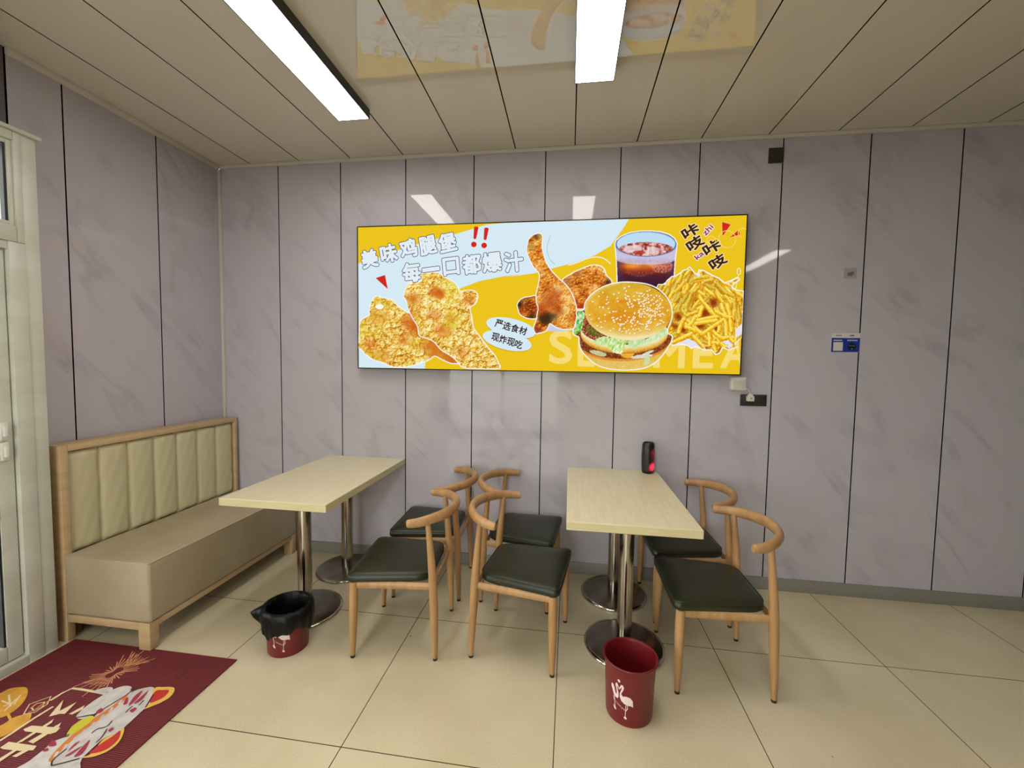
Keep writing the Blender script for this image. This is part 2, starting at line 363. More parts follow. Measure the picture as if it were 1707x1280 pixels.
# ---------------------------------------------------------------- bench
def bench():
    t = thing('upholstered_bench', 'long upholstered bench with channelled pale back and wooden frame along the left wall', 'bench', (0,0,0))
    x0, x1 = XL+.012, -.048; y0, y1 = -1.135, -.026; zt = 1.012
    bm = bmesh.new()
    bx(bm, (x0, y0, .0), (x1, y0+.035, zt), .003); bx(bm, (x0, y1-.022, .0), (x1, y1, zt), .003)
    bx(bm, (x0, y0+.035, zt-.032), (x1, y1-.022, zt), .003); bx(bm, (x0, y0+.035, .30), (x0+.02, y1-.022, zt-.032))
    from_bm('back_frame', bm, M_BWOOD, t, 40)
    # seven padded channels in one upholstered back
    ya, yb = y0+.037, y1-.024; zb, zc = .44, zt-.034; n = 7; ch = (yb-ya)/n
    NY, NZ = 84, 30; vs, fs = [], []
    for j in range(NZ+1):
        v = j/NZ; z = zb+(zc-zb)*v
        for i in range(NY+1):
            y = ya+(yb-ya)*i/NY; u = ((y-ya)/ch) % 1.0
            if i == NY: u = 1.0
            p = (abs(math.sin(PI*u)))**.3
            ez = min(1, (min(v, 1-v)+1e-4)*(zc-zb)/.025)**.5
            vs.append((x0+.082 + .022*p*ez + .0012*math.sin(37*z+5*i), y, z))
    for j in range(NZ):
        for i in range(NY):
            a = j*(NY+1)+i; fs.append((a, a+NY+1, a+NY+2, a+1))
    nb = len(vs)
    ring = [i for i in range(NY+1)] + [j*(NY+1)+NY for j in range(1, NZ+1)] + [NZ*(NY+1)+i for i in range(NY-1, -1, -1)] + [j*(NY+1) for j in range(NZ-1, 0, -1)]
    for r in ring: vs.append((x0+.022, vs[r][1], vs[r][2]))
    m_ = len(ring)
    for k in range(m_): fs.append((ring[k], ring[(k+1)%m_], nb+(k+1)%m_, nb+k))
    fs.append(tuple(nb+k for k in range(m_))[::-1])
    me = bpy.data.meshes.new('backrest'); me.from_pydata(vs, [], fs); me.update()
    link('backrest', me, M_BFAB, t, None, 50)
    # seat
    bm = bmesh.new(); bx(bm, (-.062, y0+.002, .145), (.438, y1, .452), .014, 4)
    bmesh.ops.subdivide_edges(bm, edges=[e for e in bm.edges if e.calc_length() > .2], cuts=14, use_grid_fill=True)
    for v in bm.verts:
        if v.co.z > .44: v.co.z += .006*math.sin(PI*min(1,max(0,(v.co.x+.06)/.5)))*math.sin(PI*min(1,max(0,(v.co.y-y0)/(y1-y0)))) + .0015*math.sin(23*v.co.x+11*v.co.y)
    s = from_bm('seat', bm, M_BSEAT, t, 50)
    bm = bmesh.new(); pth = [(-.06, y0+.003, .449), (.433, y0+.003, .449), (.436, y0+.006, .449), (.436, y1-.003, .449)]
    tube(bm, pth, .0035, 8, up=(0,0,1)); from_bm('piping', bm, M_BSEAT, s, 60)
    bm = bmesh.new()
    bx(bm, (x1-.03, y0+.004, .105), (.366, y0+.024, .144), .002); bx(bm, (.405, y0+.05, .112), (.432, y1-.05, .144), .002)
    bx(bm, (x1-.03, y1-.03, .105), (.366, y1-.01, .144), .002)
    from_bm('bottom_rail', bm, M_BWOOD, t, 40)
    for (a, b) in ((y0+.002, y0+.05), (y1-.05, y1-.002)):
        box('leg', (.368, a, .0065 if a < -1 else 0), (.434, b, .1445), M_BWOOD, t, .003)
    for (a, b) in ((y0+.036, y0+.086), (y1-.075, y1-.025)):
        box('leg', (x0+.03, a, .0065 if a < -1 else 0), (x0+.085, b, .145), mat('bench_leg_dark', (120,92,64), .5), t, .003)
    return t
bench()

# ---------------------------------------------------------------- tables
def table(name, label, x0, x1, y0, posts):
    xc, yc = (x0+x1)/2, y0/2
    t = thing(name, label, 'table', (xc, yc, 0), 0, 'pedestal dining tables')
    w, d = (x1-x0)/2, -y0/2
    bm = bmesh.new(); bx(bm, (-w, -d, .7105), (w, d-.002, .75), .0016, 1)
    for f in bm.faces: f.material_index = 0 if f.normal.z > .5 else 1
    bm.normal_update()
    for f in bm.faces: f.material_index = 0 if f.normal.z > .5 else 1
    from_bm('tabletop', bm, [M_TABLE, M_TEDGE], t)
    for (px, py) in posts:
        c = (px-xc, py-yc)
        bm = bmesh.new(); lathe(bm, [(.038, .022), (.038, .706)], 40, c=c, close=True)
        p = from_bm('post', bm, M_CHROME, t, 40)
        bm = bmesh.new(); lathe(bm, [(.036, .7000), (.085, .704), (.085, .7103)], 32, c=c, close=True); from_bm('mounting_plate', bm, mat('plate_dark', (40,38,36), .5), p, 40)
        bm = bmesh.new(); lathe(bm, [(.199, .0), (.2025, .004), (.2025, .009), (.199, .014), (.190, .0165), (.06, .0225), (.0385, .024)], 64, c=c, close=True)
        b = from_bm('base_plate', bm, M_STEELBASE, t, 35)
        bm = bmesh.new(); lathe(bm, [(.2026, .002), (.2046, .0085), (.2012, .0155), (.1905, .0182), (.1895, .0166)], 64, c=c); from_bm('rim', bm, mat('steel_rim', (200,194,186), .12, metal=1), b, 60)
    return t
table('dining_table', 'pale wood pedestal table standing in front of the bench', .70, 1.291, -.992, [(.967, -.695), (.952, -.205)])
table('dining_table', 'pale wood pedestal table with the dark red-lit speaker on it', 2.465, 3.056, -.993, [(2.775, -.705), (2.772, -.222)])

# ---------------------------------------------------------------- chairs
def make_chair():
    t = thing('dining_chair', '', 'chair', (0,0,0), 0, 'ox-horn dining chairs with dark green seats')
    # seat cushion: rounded trapezoid, crowned
    outline = []
    cor = [(-.232, -.228, .04), (.178, -.184, .075), (.178, .184, .075), (-.232, .228, .04)]
    nC = len(cor)
    for i in range(nC):
        p0 = Vector(cor[i-1][:2]); p = Vector(cor[i][:2]); p1 = Vector(cor[(i+1)%nC][:2]); r = cor[i][2]
        a = p + (p0-p).normalized()*r; b = p + (p1-p).normalized()*r
        for k in range(9):
            q = k/8; outline.append((a*(1-q)**2 + p*2*q*(1-q) + b*q*q))
    bm = bmesh.new(); n = len(outline); prof = [(.97, .384), (.995, .390), (1.0, .402), (.99, .414), (.955, .4235), (.85, .429), (.6, .4325), (.3, .4345)]
    c = Vector((-.03, 0)); rings = []
    for s, z in prof: rings.append([bm.verts.new((c.x+(p.x-c.x)*s, c.y+(p.y-c.y)*s, z)) for p in outline])
    for a, b in zip(rings, rings[1:]):
        for k in range(n): bm.faces.new((a[k], a[(k+1)%n], b[(k+1)%n], b[k]))
    bm.faces.new(rings[0][::-1])
    cv = bm.verts.new((c.x, c.y, .435))
    for k in range(n): bm.faces.new((rings[-1][k], rings[-1][(k+1)%n], cv))
    seat = from_bm('seat', bm, M_CHSEAT, t, 60)
    bm = bmesh.new(); ring = [(c.x+(p.x-c.x)*.985, c.y+(p.y-c.y)*.985, .4185) for p in outline]
    tube(bm, ring+[ring[0]], .0032, 6, up=(0,0,1)); from_bm('piping', bm, M_CHSEAT, seat, 60)
    # frame under the seat
    bm = bmesh.new()
    tube(bm, [(-.2, -.205, .366), (.188, -.194, .366)], [(.009,.0185)]*2, 8, up=(0,0,1)); tube(bm, [(-.2, .205, .366), (.188, .194, .366)], [(.009,.0185)]*2, 8, up=(0,0,1))
    tube(bm, [(-.2, -.205, .366), (-.2, .205, .366)], [(.009,.0185)]*2, 8, up=(0,0,1)); tube(bm, [(.188, -.194, .366), (.188, .194, .366)], [(.009,.0185)]*2, 8, up=(0,0,1))
    from_bm('seat_frame', bm, M_CHWOOD, t, 40)
    for s in (-1, 1):
        bm = bmesh.new(); tube(bm, [(-.203, s*.211, .012), (-.202, s*.209, .12), (-.2, s*.206, .26), (-.199, s*.205, .383)], [.0112, .0168, .0208, .0195], 16)
        lg = from_bm('leg', bm, M_CHWOOD, t, 60)
        bm = bmesh.new(); lathe(bm, [(.0105, 0), (.0115, .003), (.0112, .014)], 14, c=(-.203, s*.211), close=True); from_bm('foot_cap', bm, M_CAP, lg, 40)
        bm = bmesh.new(); tube(bm, [(.206, s*.201, .012), (.203, s*.200, .12), (.196, s*.197, .28), (.192, s*.196, .385), (.182, s*.196, .52), (.166, s*.197, .690)], [.0112, .0166, .0208, .0205, .0175, .0122], 16)
        lg = from_bm('leg', bm, M_CHWOOD, t, 60)
        bm = bmesh.new(); lathe(bm, [(.0105, 0), (.0115, .003), (.0112, .014)], 14, c=(.206, s*.201), close=True); from_bm('foot_cap', bm, M_CAP, lg, 40)
    # ox-horn backrest
    half = [(.078, -.238, .692), (.118, -.229, .694), (.167, -.202, .699), (.214, -.153, .703), (.250, -.088, .706), (.265, 0, .707)]
    full = half + [(x, -y, z) for (x, y, z) in half[-2::-1]]
    pts = catmull(full, 6)
    nP = len(pts); rad = []
    for i in range(nP):
        q = abs(i/(nP-1)-.5)*2
        w = .0145 + .005*(1-q); h = .0195 + .0080*math.cos(q*PI/2)**.8
        if i in (0, nP-1): w *= .82; h *= .82
        rad.append((w, h))
    pts = [tuple(Vector(pts[0])+(Vector(pts[0])-Vector(pts[1])).normalized()*.004)] + pts[1:-1] + [tuple(Vector(pts[-1])+(Vector(pts[-1])-Vector(pts[-2])).normalized()*.004)]
    bm = bmesh.new(); tube(bm, pts, rad, 18, up=(0,0,1)); bk = from_bm('backrest', bm, M_CHWOOD, t, 55)
    return t
CH = make_chair()
chairs = [
    (1.619, -.777, .085, 'green-seated wooden chair at the pale table by the bench, nearest the viewer of that pair'),
    (1.606, -.262, .05, 'green-seated wooden chair against the wall, beside the table in front of the bench'),
    (2.241, -.740, PI-.135, 'green-seated wooden chair facing the speaker table from the left, nearest the viewer, seat in view'),
    (2.184, -.264, PI-.11, 'green-seated wooden chair against the wall, facing the speaker table from its left side'),
    (3.172, -.772, .012, 'green-seated wooden chair right of the speaker table, large and nearest the viewer'),
    (3.170, -.264, .045, 'green-seated wooden chair right of the speaker table, at the wall behind another chair'),
]
for i, (x, y, rz, lab) in enumerate(chairs):
    o = CH if i == 0 else copy_tree(CH)
    o.location = (x, y, 0); o.rotation_euler = (0, 0, rz); o['label'] = lab

# ---------------------------------------------------------------- illuminated picture sign
SIGN_Y = -.060
def sp(p):      # a point of the print, measured on the photograph, on the real plane of the sign face
    v = ray_hit(p, 1, SIGN_Y); return (v.x, v.z)
def zoomer(ox, oy, s): return lambda *pts: [(ox+x/s, oy+y/s) for x, y in pts]
z1 = zoomer(580, 340, 4.268); z2 = zoomer(840, 340, 4.064); c1 = zoomer(590, 440, 6.565); c2 = zoomer(850, 370, 6.735)
c3 = zoomer(940, 450, 7.53); c4 = zoomer(1080, 430, 7.53); c5 = zoomer(1010, 370, 7.1125)
SX0, SX1, SZ0, SZ1 = .9655, 3.530, 1.4095, 2.395
sign = thing('illuminated_picture_sign', 'wide backlit fast food picture sign glowing yellow on the marble wall', 'sign', ((SX0+SX1)/2, 0, SZ0))
def rel(o):
    o.location = (-sign.location.x, 0, -sign.location.z); return o
bm = bmesh.new(); e = .007
M_SFRAME = mat('sign_frame', (46,38,22), .35, metal=.6)
bx(bm, (SX0-e, SIGN_Y-.004, SZ0-e), (SX0, -.001, SZ1+e), .001, 1); bx(bm, (SX1, SIGN_Y-.004, SZ0-e), (SX1+e, -.001, SZ1+e), .001, 1)
bx(bm, (SX0, SIGN_Y-.004, SZ0-e), (SX1, -.001, SZ0), .001, 1); bx(bm, (SX0, SIGN_Y-.004, SZ1), (SX1, -.001, SZ1+e), .001, 1)
bx(bm, (SX0, -.02, SZ0), (SX1, -.001, SZ1))
rel(from_bm('sign_frame', bm, M_SFRAME, sign))
SE = 0.98
rel(box('light_panel', (SX0, SIGN_Y, SZ0), (SX1, SIGN_Y+.006, SZ1), emat('print_yellow', (238,198,30), SE), sign))
LAY = [0]
def layer_y():
    LAY[0] += 1; return SIGN_Y - .00025*LAY[0]
def clampX(x): return min(max(x, SX0+.0005), SX1-.0005)
def clampZ(z): return min(max(z, SZ0+.0005), SZ1-.0005)
def poly_bm(bm, pts, y, mi=0, clamp=True):
    P = [sp(p) for p in pts]
    if clamp: P = [(clampX(x), clampZ(z)) for x, z in P]
    vs = [bm.verts.new((x, y, z)) for x, z in P]
    es = [bm.edges.new((vs[i], vs[(i+1)%len(vs)])) for i in range(len(vs))]
    r = bmesh.ops.triangle_fill(bm, use_beauty=True, use_dissolve=False, edges=es, normal=(0,-1,0))
    for f in r['geom']:
        if isinstance(f, bmesh.types.BMFace):
            f.material_index = mi
            f.normal_update()
            if f.normal.y > 0: f.normal_flip()
def prints(name, polys, m, smooth=0):
    y = layer_y()
    for p in polys:
        bm = bmesh.new(); poly_bm(bm, catmull(p, smooth, True) if smooth else p, y); o = rel(from_bm(name, bm, m, sign))
    return o
def stroke_bm(bm, pts, w, y, closed=False):
    """flat ribbon, w = width in pixels of the photograph"""
    P = [np.array(sp(p)) for p in pts]; n = len(P); hw = w*.00395/2
    rows = []
    for i in range(n):
        a, b = (P[i-1], P[(i+1)%n]) if closed else (P[max(i-1,0)], P[min(i+1,n-1)])
        d = b-a; d = d/(np.linalg.norm(d)+1e-9); nn = np.array((-d[1], d[0]))*hw
        rows.append([bm.verts.new((clampX(q[0]), y, clampZ(q[1]))) for q in (P[i]+nn, P[i]-nn)])
    for i in range(n if closed else n-1):
        a, b = rows[i], rows[(i+1)%n]
        try:
            f = bm.faces.new((a[0], b[0], b[1], a[1])); f.normal_update()
            if f.normal.y > 0: f.normal_flip()
        except ValueError: pass
def strokes(name, lines, w, m, closed=False, smooth=0):
    y = layer_y()
    for p in lines:
        bm = bmesh.new(); stroke_bm(bm, catmull(p, smooth, closed) if smooth else p, w, y, closed); o = rel(from_bm(name, bm, m, sign))
    return o
E_WHITE = emat('print_white', (246,248,244), SE); E_PALE = emat('print_pale_blue', (215,236,246), SE)
E_RED = emat('print_red', (214,40,34), SE); E_DARK = emat('print_brown', (62,34,36), SE); E_LINE = emat('print_outline', (74,62,88), SE)
E_FADED = emat('print_faded', (248,222,120), SE)

# pale field
fld = z1((60,425), (72,424), (180,398), (330,338), (520,278), (770,213), (880,180), (985,147)) + [(840,372)] + z2((0,120), (847,90))
fld += z2((822,145), (780,205), (720,285), (620,345), (470,400), (330,435), (200,470), (0,497))
fld += z1((1250,497), (1100,515), (930,550), (800,600), (700,700), (610,900), (552,1100), (548,1180), (60,1180))
prints('pale_field', [fld], E_PALE)
# big faded word along the bottom edge
def glyph_mesh(ch, off=0.0, res=6):
    cu = bpy.data.curves.new('lettering', 'FONT'); cu.body = ch; cu.size = 1.0; cu.offset = off; cu.resolution_u = res
    o = bpy.data.objects.new('lettering', cu); COL.objects.link(o)
    bpy.context.view_layer.update()
    me = bpy.data.meshes.new_from_object(o.evaluated_get(bpy.context.evaluated_depsgraph_get()))
    bpy.data.objects.remove(o); bpy.data.curves.remove(cu)
    co = np.array([v.co[:2] for v in me.vertices]); fs = [tuple(p.vertices) for p in me.polygons]
    bpy.data.meshes.remove(me)
    return co, fs
_gc = {}
def glyph(ch):
    """flat glyph: points, faces, outline loops"""
    if ch not in _gc:
        co, fs = glyph_mesh(ch, 0.0, 4)
        key = {}; mp = []
        for p in co:
            k = (round(p[0], 4), round(p[1], 4)); mp.append(key.setdefault(k, len(key)))
        pts = np.array(list(key.keys())); fs = [tuple(mp[i] for i in f) for f in fs]; fs = [f for f in fs if len(set(f)) > 2]
        use = {}
        for f in fs:
            for a, b in zip(f, f[1:]+f[:1]): use[(a, b)] = use.get((a, b), 0)+1
        nxt = {a: b for (a, b) in use if (b, a) not in use}
        loops = []
        while nxt:
            a0 = next(iter(nxt)); lp = [a0]; a = nxt.pop(a0)
            while a != a0 and a in nxt: lp.append(a); a = nxt.pop(a)
            if len(lp) > 2: loops.append(lp)
        _gc[ch] = (pts, fs, loops)
    return _gc[ch]
def lettering(name, items, bold, m):
    """items: (character, centre px, width px, height px, rotation deg ccw); bold = extra stroke width in px"""
    y = layer_y()
    for ch, c, w, h, rot in items:
        bm = bmesh.new()
        co, fs, loops = glyph(ch); mn, mx = co.min(0), co.max(0); ctr = (mn+mx)/2; sz = np.maximum(mx-mn, 1e-3)
        cx, cz = sp(c); ar = math.radians(rot); sx = w*.00395/sz[0]; sy = h*.00395/sz[1]
        P = []
        for p in co:
            a, b = (p-ctr)*(sx, sy); P.append(np.array((cx + a*math.cos(ar)-b*math.sin(ar), cz + a*math.sin(ar)+b*math.cos(ar))))
        def v(q): return bm.verts.new((clampX(q[0]), y, clampZ(q[1])))
        V = [v(p) for p in P]
        for f in fs:
            try: bm.faces.new([V[i] for i in f])
            except ValueError: pass
        hw = bold*.00395/2
        if hw:
            for lp in loops:
                for a, b in zip(lp, lp[1:]+lp[:1]):
                    d = P[b]-P[a]; ln = np.linalg.norm(d)
                    if ln < 1e-6: continue
                    d = d/ln; nn = np.array((-d[1], d[0]))*hw
                    bm.faces.new([v(P[a]+nn), v(P[b]+nn), v(P[b]-nn), v(P[a]-nn)])
                    bm.faces.new([v(P[a]+hw*np.array((math.cos(t), math.sin(t)))) for t in (k*PI/4 for k in range(8))])
        for f in bm.faces:
            f.normal_update()
            if f.normal.y > 0: f.normal_flip()
        rel(from_bm(name, bm, m, sign))
big = [('S', z2((385,970))[0], 36, 54, 0), ('E', z2((560,990))[0], 26, 52, 0), ('E', z2((790,990))[0], 26, 52, 0), ('M', z2((1120,1005))[0], 46, 48, 0), ('E', z2((1350,1010))[0], 28, 46, 0), ('A', z2((1570,1010))[0], 42, 46, 0)]
lettering('faded_lettering', big, 3.2, E_FADED)
# headline
hl = []
for ch, x, y in (('美',156,390), ('味',292,352), ('鸡',432,316), ('腿',570,295), ('堡',710,275)): hl.append((ch, z1((x,y))[0], 29, 30, 11))
for ch, x, y, w, h in (('每',455,488,31,32), ('一',592,466,29,4.5), ('口',735,445,27,28), ('都',882,430,31,31), ('爆',1026,415,32,31), ('汁',1180,412,30,32)): hl.append((ch, z1((x,y))[0], w, h, 6))
# exclamation marks and red triangles
ex = []
for (x, y) in ((905,235), (978,242)):
    ex.append(z1((x-8,y-68), (x-1,y-74), (x+16,y-74), (x+24,y-66), (x+8,y+10), (x+2,y+15), (x-8,y+14), (x-12,y+8)))
    ex.append(z1(*[(x-9+20*math.cos(k*PI/8), y+53+20*math.sin(k*PI/8)) for k in range(16)]))
prints('exclamation_marks', ex, E_RED)
tri = [z1((198,527), (264,505), (284,606)), c5((1376,0), (1480,30), (1382,170)), c5((1465,185), (1568,98), (1590,150))]
strokes('triangle_outlines', tri[1:], 1.2, emat('print_cream', (250,226,150), SE), True)
prints('red_triangles', tri, E_RED)
# oval captions
def oval(cx, cy, rx, ry, rot, f):
    a = math.radians(rot); return f(*[(cx+rx*math.cos(t)*math.cos(a)-ry*math.sin(t)*math.sin(a), cy+rx*math.cos(t)*math.sin(a)+ry*math.sin(t)*math.cos(a)) for t in (k*PI/24 for k in range(48))])
strokes('caption_shadows', [oval(1160,884,180,66,13,z1), oval(1133,975,178,66,13,z1)], 1.2, emat('print_amber', (206,164,40), SE), True)
prints('caption_ovals', [oval(1160,880,180,65,13,z1), oval(1133,972,178,65,13,z1)], E_PALE)
cap = []
for k, ch in enumerate('严选食材'): cap.append((ch, z1((1075+57*k, 852+16.5*k))[0], 13, 13.5, -15))
for k, ch in enumerate('现炸现吃'): cap.append((ch, z1((1050+55*k, 946+17.5*k))[0], 13, 13.5, -15))
lettering('caption_lettering', cap, .7, E_DARK)
# crunch words, their reading, rings
cr = [('咔', c5((1000,108))[0], 25, 18, 33), ('吱', c5((1055,252))[0], 25, 18, 35), ('咔', c5((1255,300))[0], 26, 18, 33), ('吱', c5((1325,470))[0], 25, 18, 35)]
lettering('crunch_outline', cr, 4.2, emat('print_cream', (250,226,150), SE)); lettering('crunch_lettering', cr, 1.5, E_DARK)
rd = [('zhi', c5((1205,95))[0], 17, 8.5, 48), ('ka', c5((1103,396))[0], 13.5, 8, 42)]
lettering('reading_outline', rd, 2.6, E_WHITE); lettering('reading_lettering', rd, .7, emat('print_magenta', (156,46,78), SE))
strokes('rings', [c5(*[(1437+100*math.cos(k*PI/20), 205+102*math.sin(k*PI/20)) for k in range(40)]), c5(*[(1248+52*math.cos(k*PI/16), 218+48*math.sin(k*PI/16)) for k in range(32)]), c5(*[(1622+58*math.cos(k*PI/16), 130+54*math.sin(k*PI/16)) for k in range(10,46)][:22])], .9, emat('print_ring', (250,222,128), SE), False)
strokes('motion_lines', [catmull(c2((655,488),(760,455),(860,415),(940,396),(1010,398),(1070,420),(1130,470)), 5)], 1.3, E_WHITE)
strokes('motion_line', [catmull(c2((457,155),(425,240),(418,310),(432,380),(465,440),(510,482)), 5)], .8, emat('print_green_line', (150,190,186), SE))

# ---- painted food: fine coloured meshes, colours worked out per point
def inside(px, py, poly):
    r = np.zeros(px.shape, bool); n = len(poly)
    for i in range(n):
        x0, y0 = poly[i]; x1, y1 = poly[(i+1)%n]
        if y0 == y1: continue
        c = ((y0 > py) != (y1 > py)); r ^= c & (px < (x1-x0)*(py-y0)/(y1-y0)+x0)
    return r
def hashn(ix, iy, s):
    v = np.sin(ix*127.1+iy*311.7+s*74.7)*43758.5453; return v-np.floor(v)
def vnoise(x, y, s=0):
    ix, iy = np.floor(x), np.floor(y); fx, fy = x-ix, y-iy; fx = fx*fx*(3-2*fx); fy = fy*fy*(3-2*fy)
    return (hashn(ix,iy,s)*(1-fx)+hashn(ix+1,iy,s)*fx)*(1-fy)+(hashn(ix,iy+1,s)*(1-fx)+hashn(ix+1,iy+1,s)*fx)*fy
def fbm(x, y, s=0, o=4):
    r = 0; a = .5; t = 0
    for k in range(o): r = r+a*vnoise(x*2**k, y*2**k, s+k*13); t += a; a *= .55
    return r/t
def worley(x, y, s=0):
    ix, iy = np.floor(x), np.floor(y); d = np.full(x.shape, 9.0)
    for a in (-1,0,1):
        for b in (-1,0,1):
            cx, cy = ix+a, iy+b
            d = np.minimum(d, np.hypot(cx+hashn(cx,cy,s)-x, cy+hashn(cx,cy,s+5)-y))
    return d
def worley2(x, y, s=0):
    ix, iy = np.floor(x), np.floor(y); d1 = np.full(x.shape, 9.0); d2 = d1.copy()
    for a in (-1,0,1):
        for b in (-1,0,1):
            cx, cy = ix+a, iy+b; d = np.hypot(cx+hashn(cx,cy,s)-x, cy+hashn(cx,cy,s+5)-y)
            d2 = np.minimum(d2, np.maximum(d, d1)); d1 = np.minimum(d1, d)
    return d1, d2
def ramp(t, stops):
    xs = [s[0] for s in stops]; return np.stack([np.interp(t, xs, [s[1][k] for s in stops]) for k in range(3)], -1)
def mixc(a, b, f): return a*(1-f[..., None])+np.array(b, float)*f[..., None]
M_ART = None
def art_mat():
    global M_ART
    if M_ART: return M_ART
    m, nt, b = nodes('print_food'); nt.nodes.remove(b)
    at = N(nt, 'ShaderNodeAttribute'); at.attribute_name = 'Col'; e = N(nt, 'ShaderNodeEmission'); e.inputs[1].default_value = SE
    L(nt, at.outputs['Color'], e.inputs[0]); L(nt, e.outputs[0], nt.nodes['Material Output'].inputs[0]); M_ART = m; return m
def grid_for(poly, step=.6):
    xs = [p[0] for p in poly]; ys = [p[1] for p in poly]
    gx = np.arange(min(xs)-1, max(xs)+1+step, step); gy = np.arange(min(ys)-1, max(ys)+1+step, step)
    return np.meshgrid(gx, gy)
def art(name, X, Y, mask, rgb):
    """X, Y pixel grids; rgb 0..255"""
    y = layer_y(); h, w = X.shape
    d0 = np.array(_right[:]); d1 = np.array(_up[:]); d2 = np.array(_fwd[:])
    D = ((X-W_PX/2)/F_PX)[..., None]*d0 - ((Y-H_PX/2)/F_PX)[..., None]*d1 + d2
    t = (SIGN_Y-CY)/D[..., 1]; P = np.stack([np.clip(CX+D[..., 0]*t, SX0+.0005, SX1-.0005), np.full(X.shape, y), np.clip(CZ+D[..., 2]*t, SZ0+.0005, SZ1-.0005)], -1)
    idx = np.arange(h*w).reshape(h, w)
    fm = mask[:-1,:-1] & mask[1:,:-1] & mask[:-1,1:] & mask[1:,1:]
    q = np.stack([idx[1:,:-1][fm], idx[1:,1:][fm], idx[:-1,1:][fm], idx[:-1,:-1][fm]], -1)
    used = np.unique(q); mp = np.zeros(h*w, int); mp[used] = np.arange(len(used))
    me = bpy.data.meshes.new(name); V = P.reshape(-1, 3)[used]; q = mp[q]
    me.vertices.add(len(V)); me.vertices.foreach_set('co', V.ravel().astype(np.float32))
    me.loops.add(q.size); me.loops.foreach_set('vertex_index', q.ravel().astype(np.int32))
    me.polygons.add(len(q)); me.polygons.foreach_set('loop_start', (np.arange(len(q))*4).astype(np.int32))
    me.update(calc_edges=True)
    ca = me.color_attributes.new('Col', 'FLOAT_COLOR', 'POINT')
    c = np.clip(rgb.reshape(-1, 3)[used], 0, 255)/255.; c = np.where(c <= .04045, c/12.92, ((c+.055)/1.055)**2.4)
    ca.data.foreach_set('color', np.concatenate([c, np.ones((len(c), 1))], 1).ravel().astype(np.float32))
    return rel(link(name, me, art_mat(), sign))
def relief(Hf, step, k=1.0, lx=-.6, ly=-.8):
    gy, gx = np.gradient(Hf, step); return k*(-(gx*lx+gy*ly))*-1

def fried(name, poly, seed, rot=0, warm=((0,0,1),), tone=0.0):
    poly = catmull(poly, 4, True); X, Y = grid_for(poly); mk = inside(X, Y, poly)
    wx = X+7*(fbm(X/8, Y/8, seed)-.5)+3*(fbm(X/3, Y/3, seed+1)-.5); wy = Y+7*(fbm(X/8, Y/8, seed+9)-.5)+3*(fbm(X/3, Y/3, seed+10)-.5)
    A1, A2 = worley2(wx/16, wy/16, seed); B1, B2 = worley2(wx/7, wy/7, seed+3); C1, C2 = worley2(wx/3.6, wy/3.6, seed+7)
    sm = lambda v, k: np.clip(v/k, 0, 1)**.8
    Hf = 5*sm(A2-A1, .6)+4.5*(1-B1)+2.4*(1-C1)+1.6*sm(C2-C1, .4); sh = relief(Hf, .6, 1.0, -.55, -.83)
    t = .13+.26*sm(A2-A1, .38)+.30*sm(B2-B1, .45)+.20*sm(C2-C1, .5)+.30*np.tanh(sh*.6)+.30*(fbm(X/20, Y/20, seed+2)-.5)+tone
    col = ramp(np.clip(t, 0, 1), [(0, (112,56,12)), (.18, (168,96,22)), (.36, (214,150,40)), (.54, (236,190,70)), (.70, (248,218,112)), (.84, (254,238,168)), (1, (255,251,222))])
    for cx, cy, r, f in warm:
        q = np.clip(1-np.hypot(X-cx, (Y-cy)*1.25)/r, 0, 1)**.8*f*(.55+.9*fbm(X/6, Y/6, seed+21))
        col = mixc(col, (206,96,24), np.clip(q, 0, .8))
    g = np.clip(fbm(X/30, Y/30, seed+31)-.52, 0, 1)*1.6; col = mixc(col, (226,214,60), np.clip(g, 0, .45))
    strokes(name+'_cutout_edge', [poly], 2.6, E_WHITE, True)
    return art(name, X, Y, mk, col)
left_piece = c1((48,905),(60,800),(70,640),(130,585),(175,560),(172,500),(200,400),(250,355),(320,372),(420,395),(470,450),(560,515),(640,560),(720,690),(860,800),(1010,940),(1130,1045),(1150,1085),(1060,1082),(960,1040),(885,1005),(820,1050),(740,1078),(640,1110),(540,1125),(420,1120),(330,1080),(220,1045),(130,985),(80,930))
right_piece = c1((545,345),(570,275),(600,215),(640,200),(700,205),(740,180),(745,110),(830,95),(930,100),(980,140),(1080,190),(1130,240),(1160,300),(1250,290),(1320,300),(1355,350),(1330,430),(1270,480),(1290,580),(1310,700),(1380,800),(1470,920),(1540,1000),(1580,1080),(1590,1140),(1400,1142),(1200,1130),(1130,1060),(1060,1000),(960,940),(880,850),(800,810),(720,780),(700,680),(640,580),(590,470),(580,410))
def W(f, *a): return [(*f((x,y))[0], r, k) for x, y, r, k in a]
fried('fried_chicken_thigh', left_piece, 3, 0, W(c1,(250,580,26,.5),(640,640,24,1.0),(1000,960,34,1.3),(880,880,26,1.2),(560,830,16,.6),(700,720,18,.9),(180,880,20,.5),(300,1020,22,.5),(1100,1060,20,1.5)), -.02)
prints('bone_gap', [catmull(c1((235,470),(260,445),(300,440),(325,465),(310,490),(270,495)), 4, True)], E_WHITE)
fried('fried_chicken_drumstick', right_piece, 17, 0, W(c1,(900,310,15,1.2),(950,330,12,1.1),(640,390,18,.8),(880,560,16,.6),(980,720,20,.8),(1060,590,12,.7),(1180,960,16,.5),(1260,400,14,.7),(620,540,16,.6)), .03)

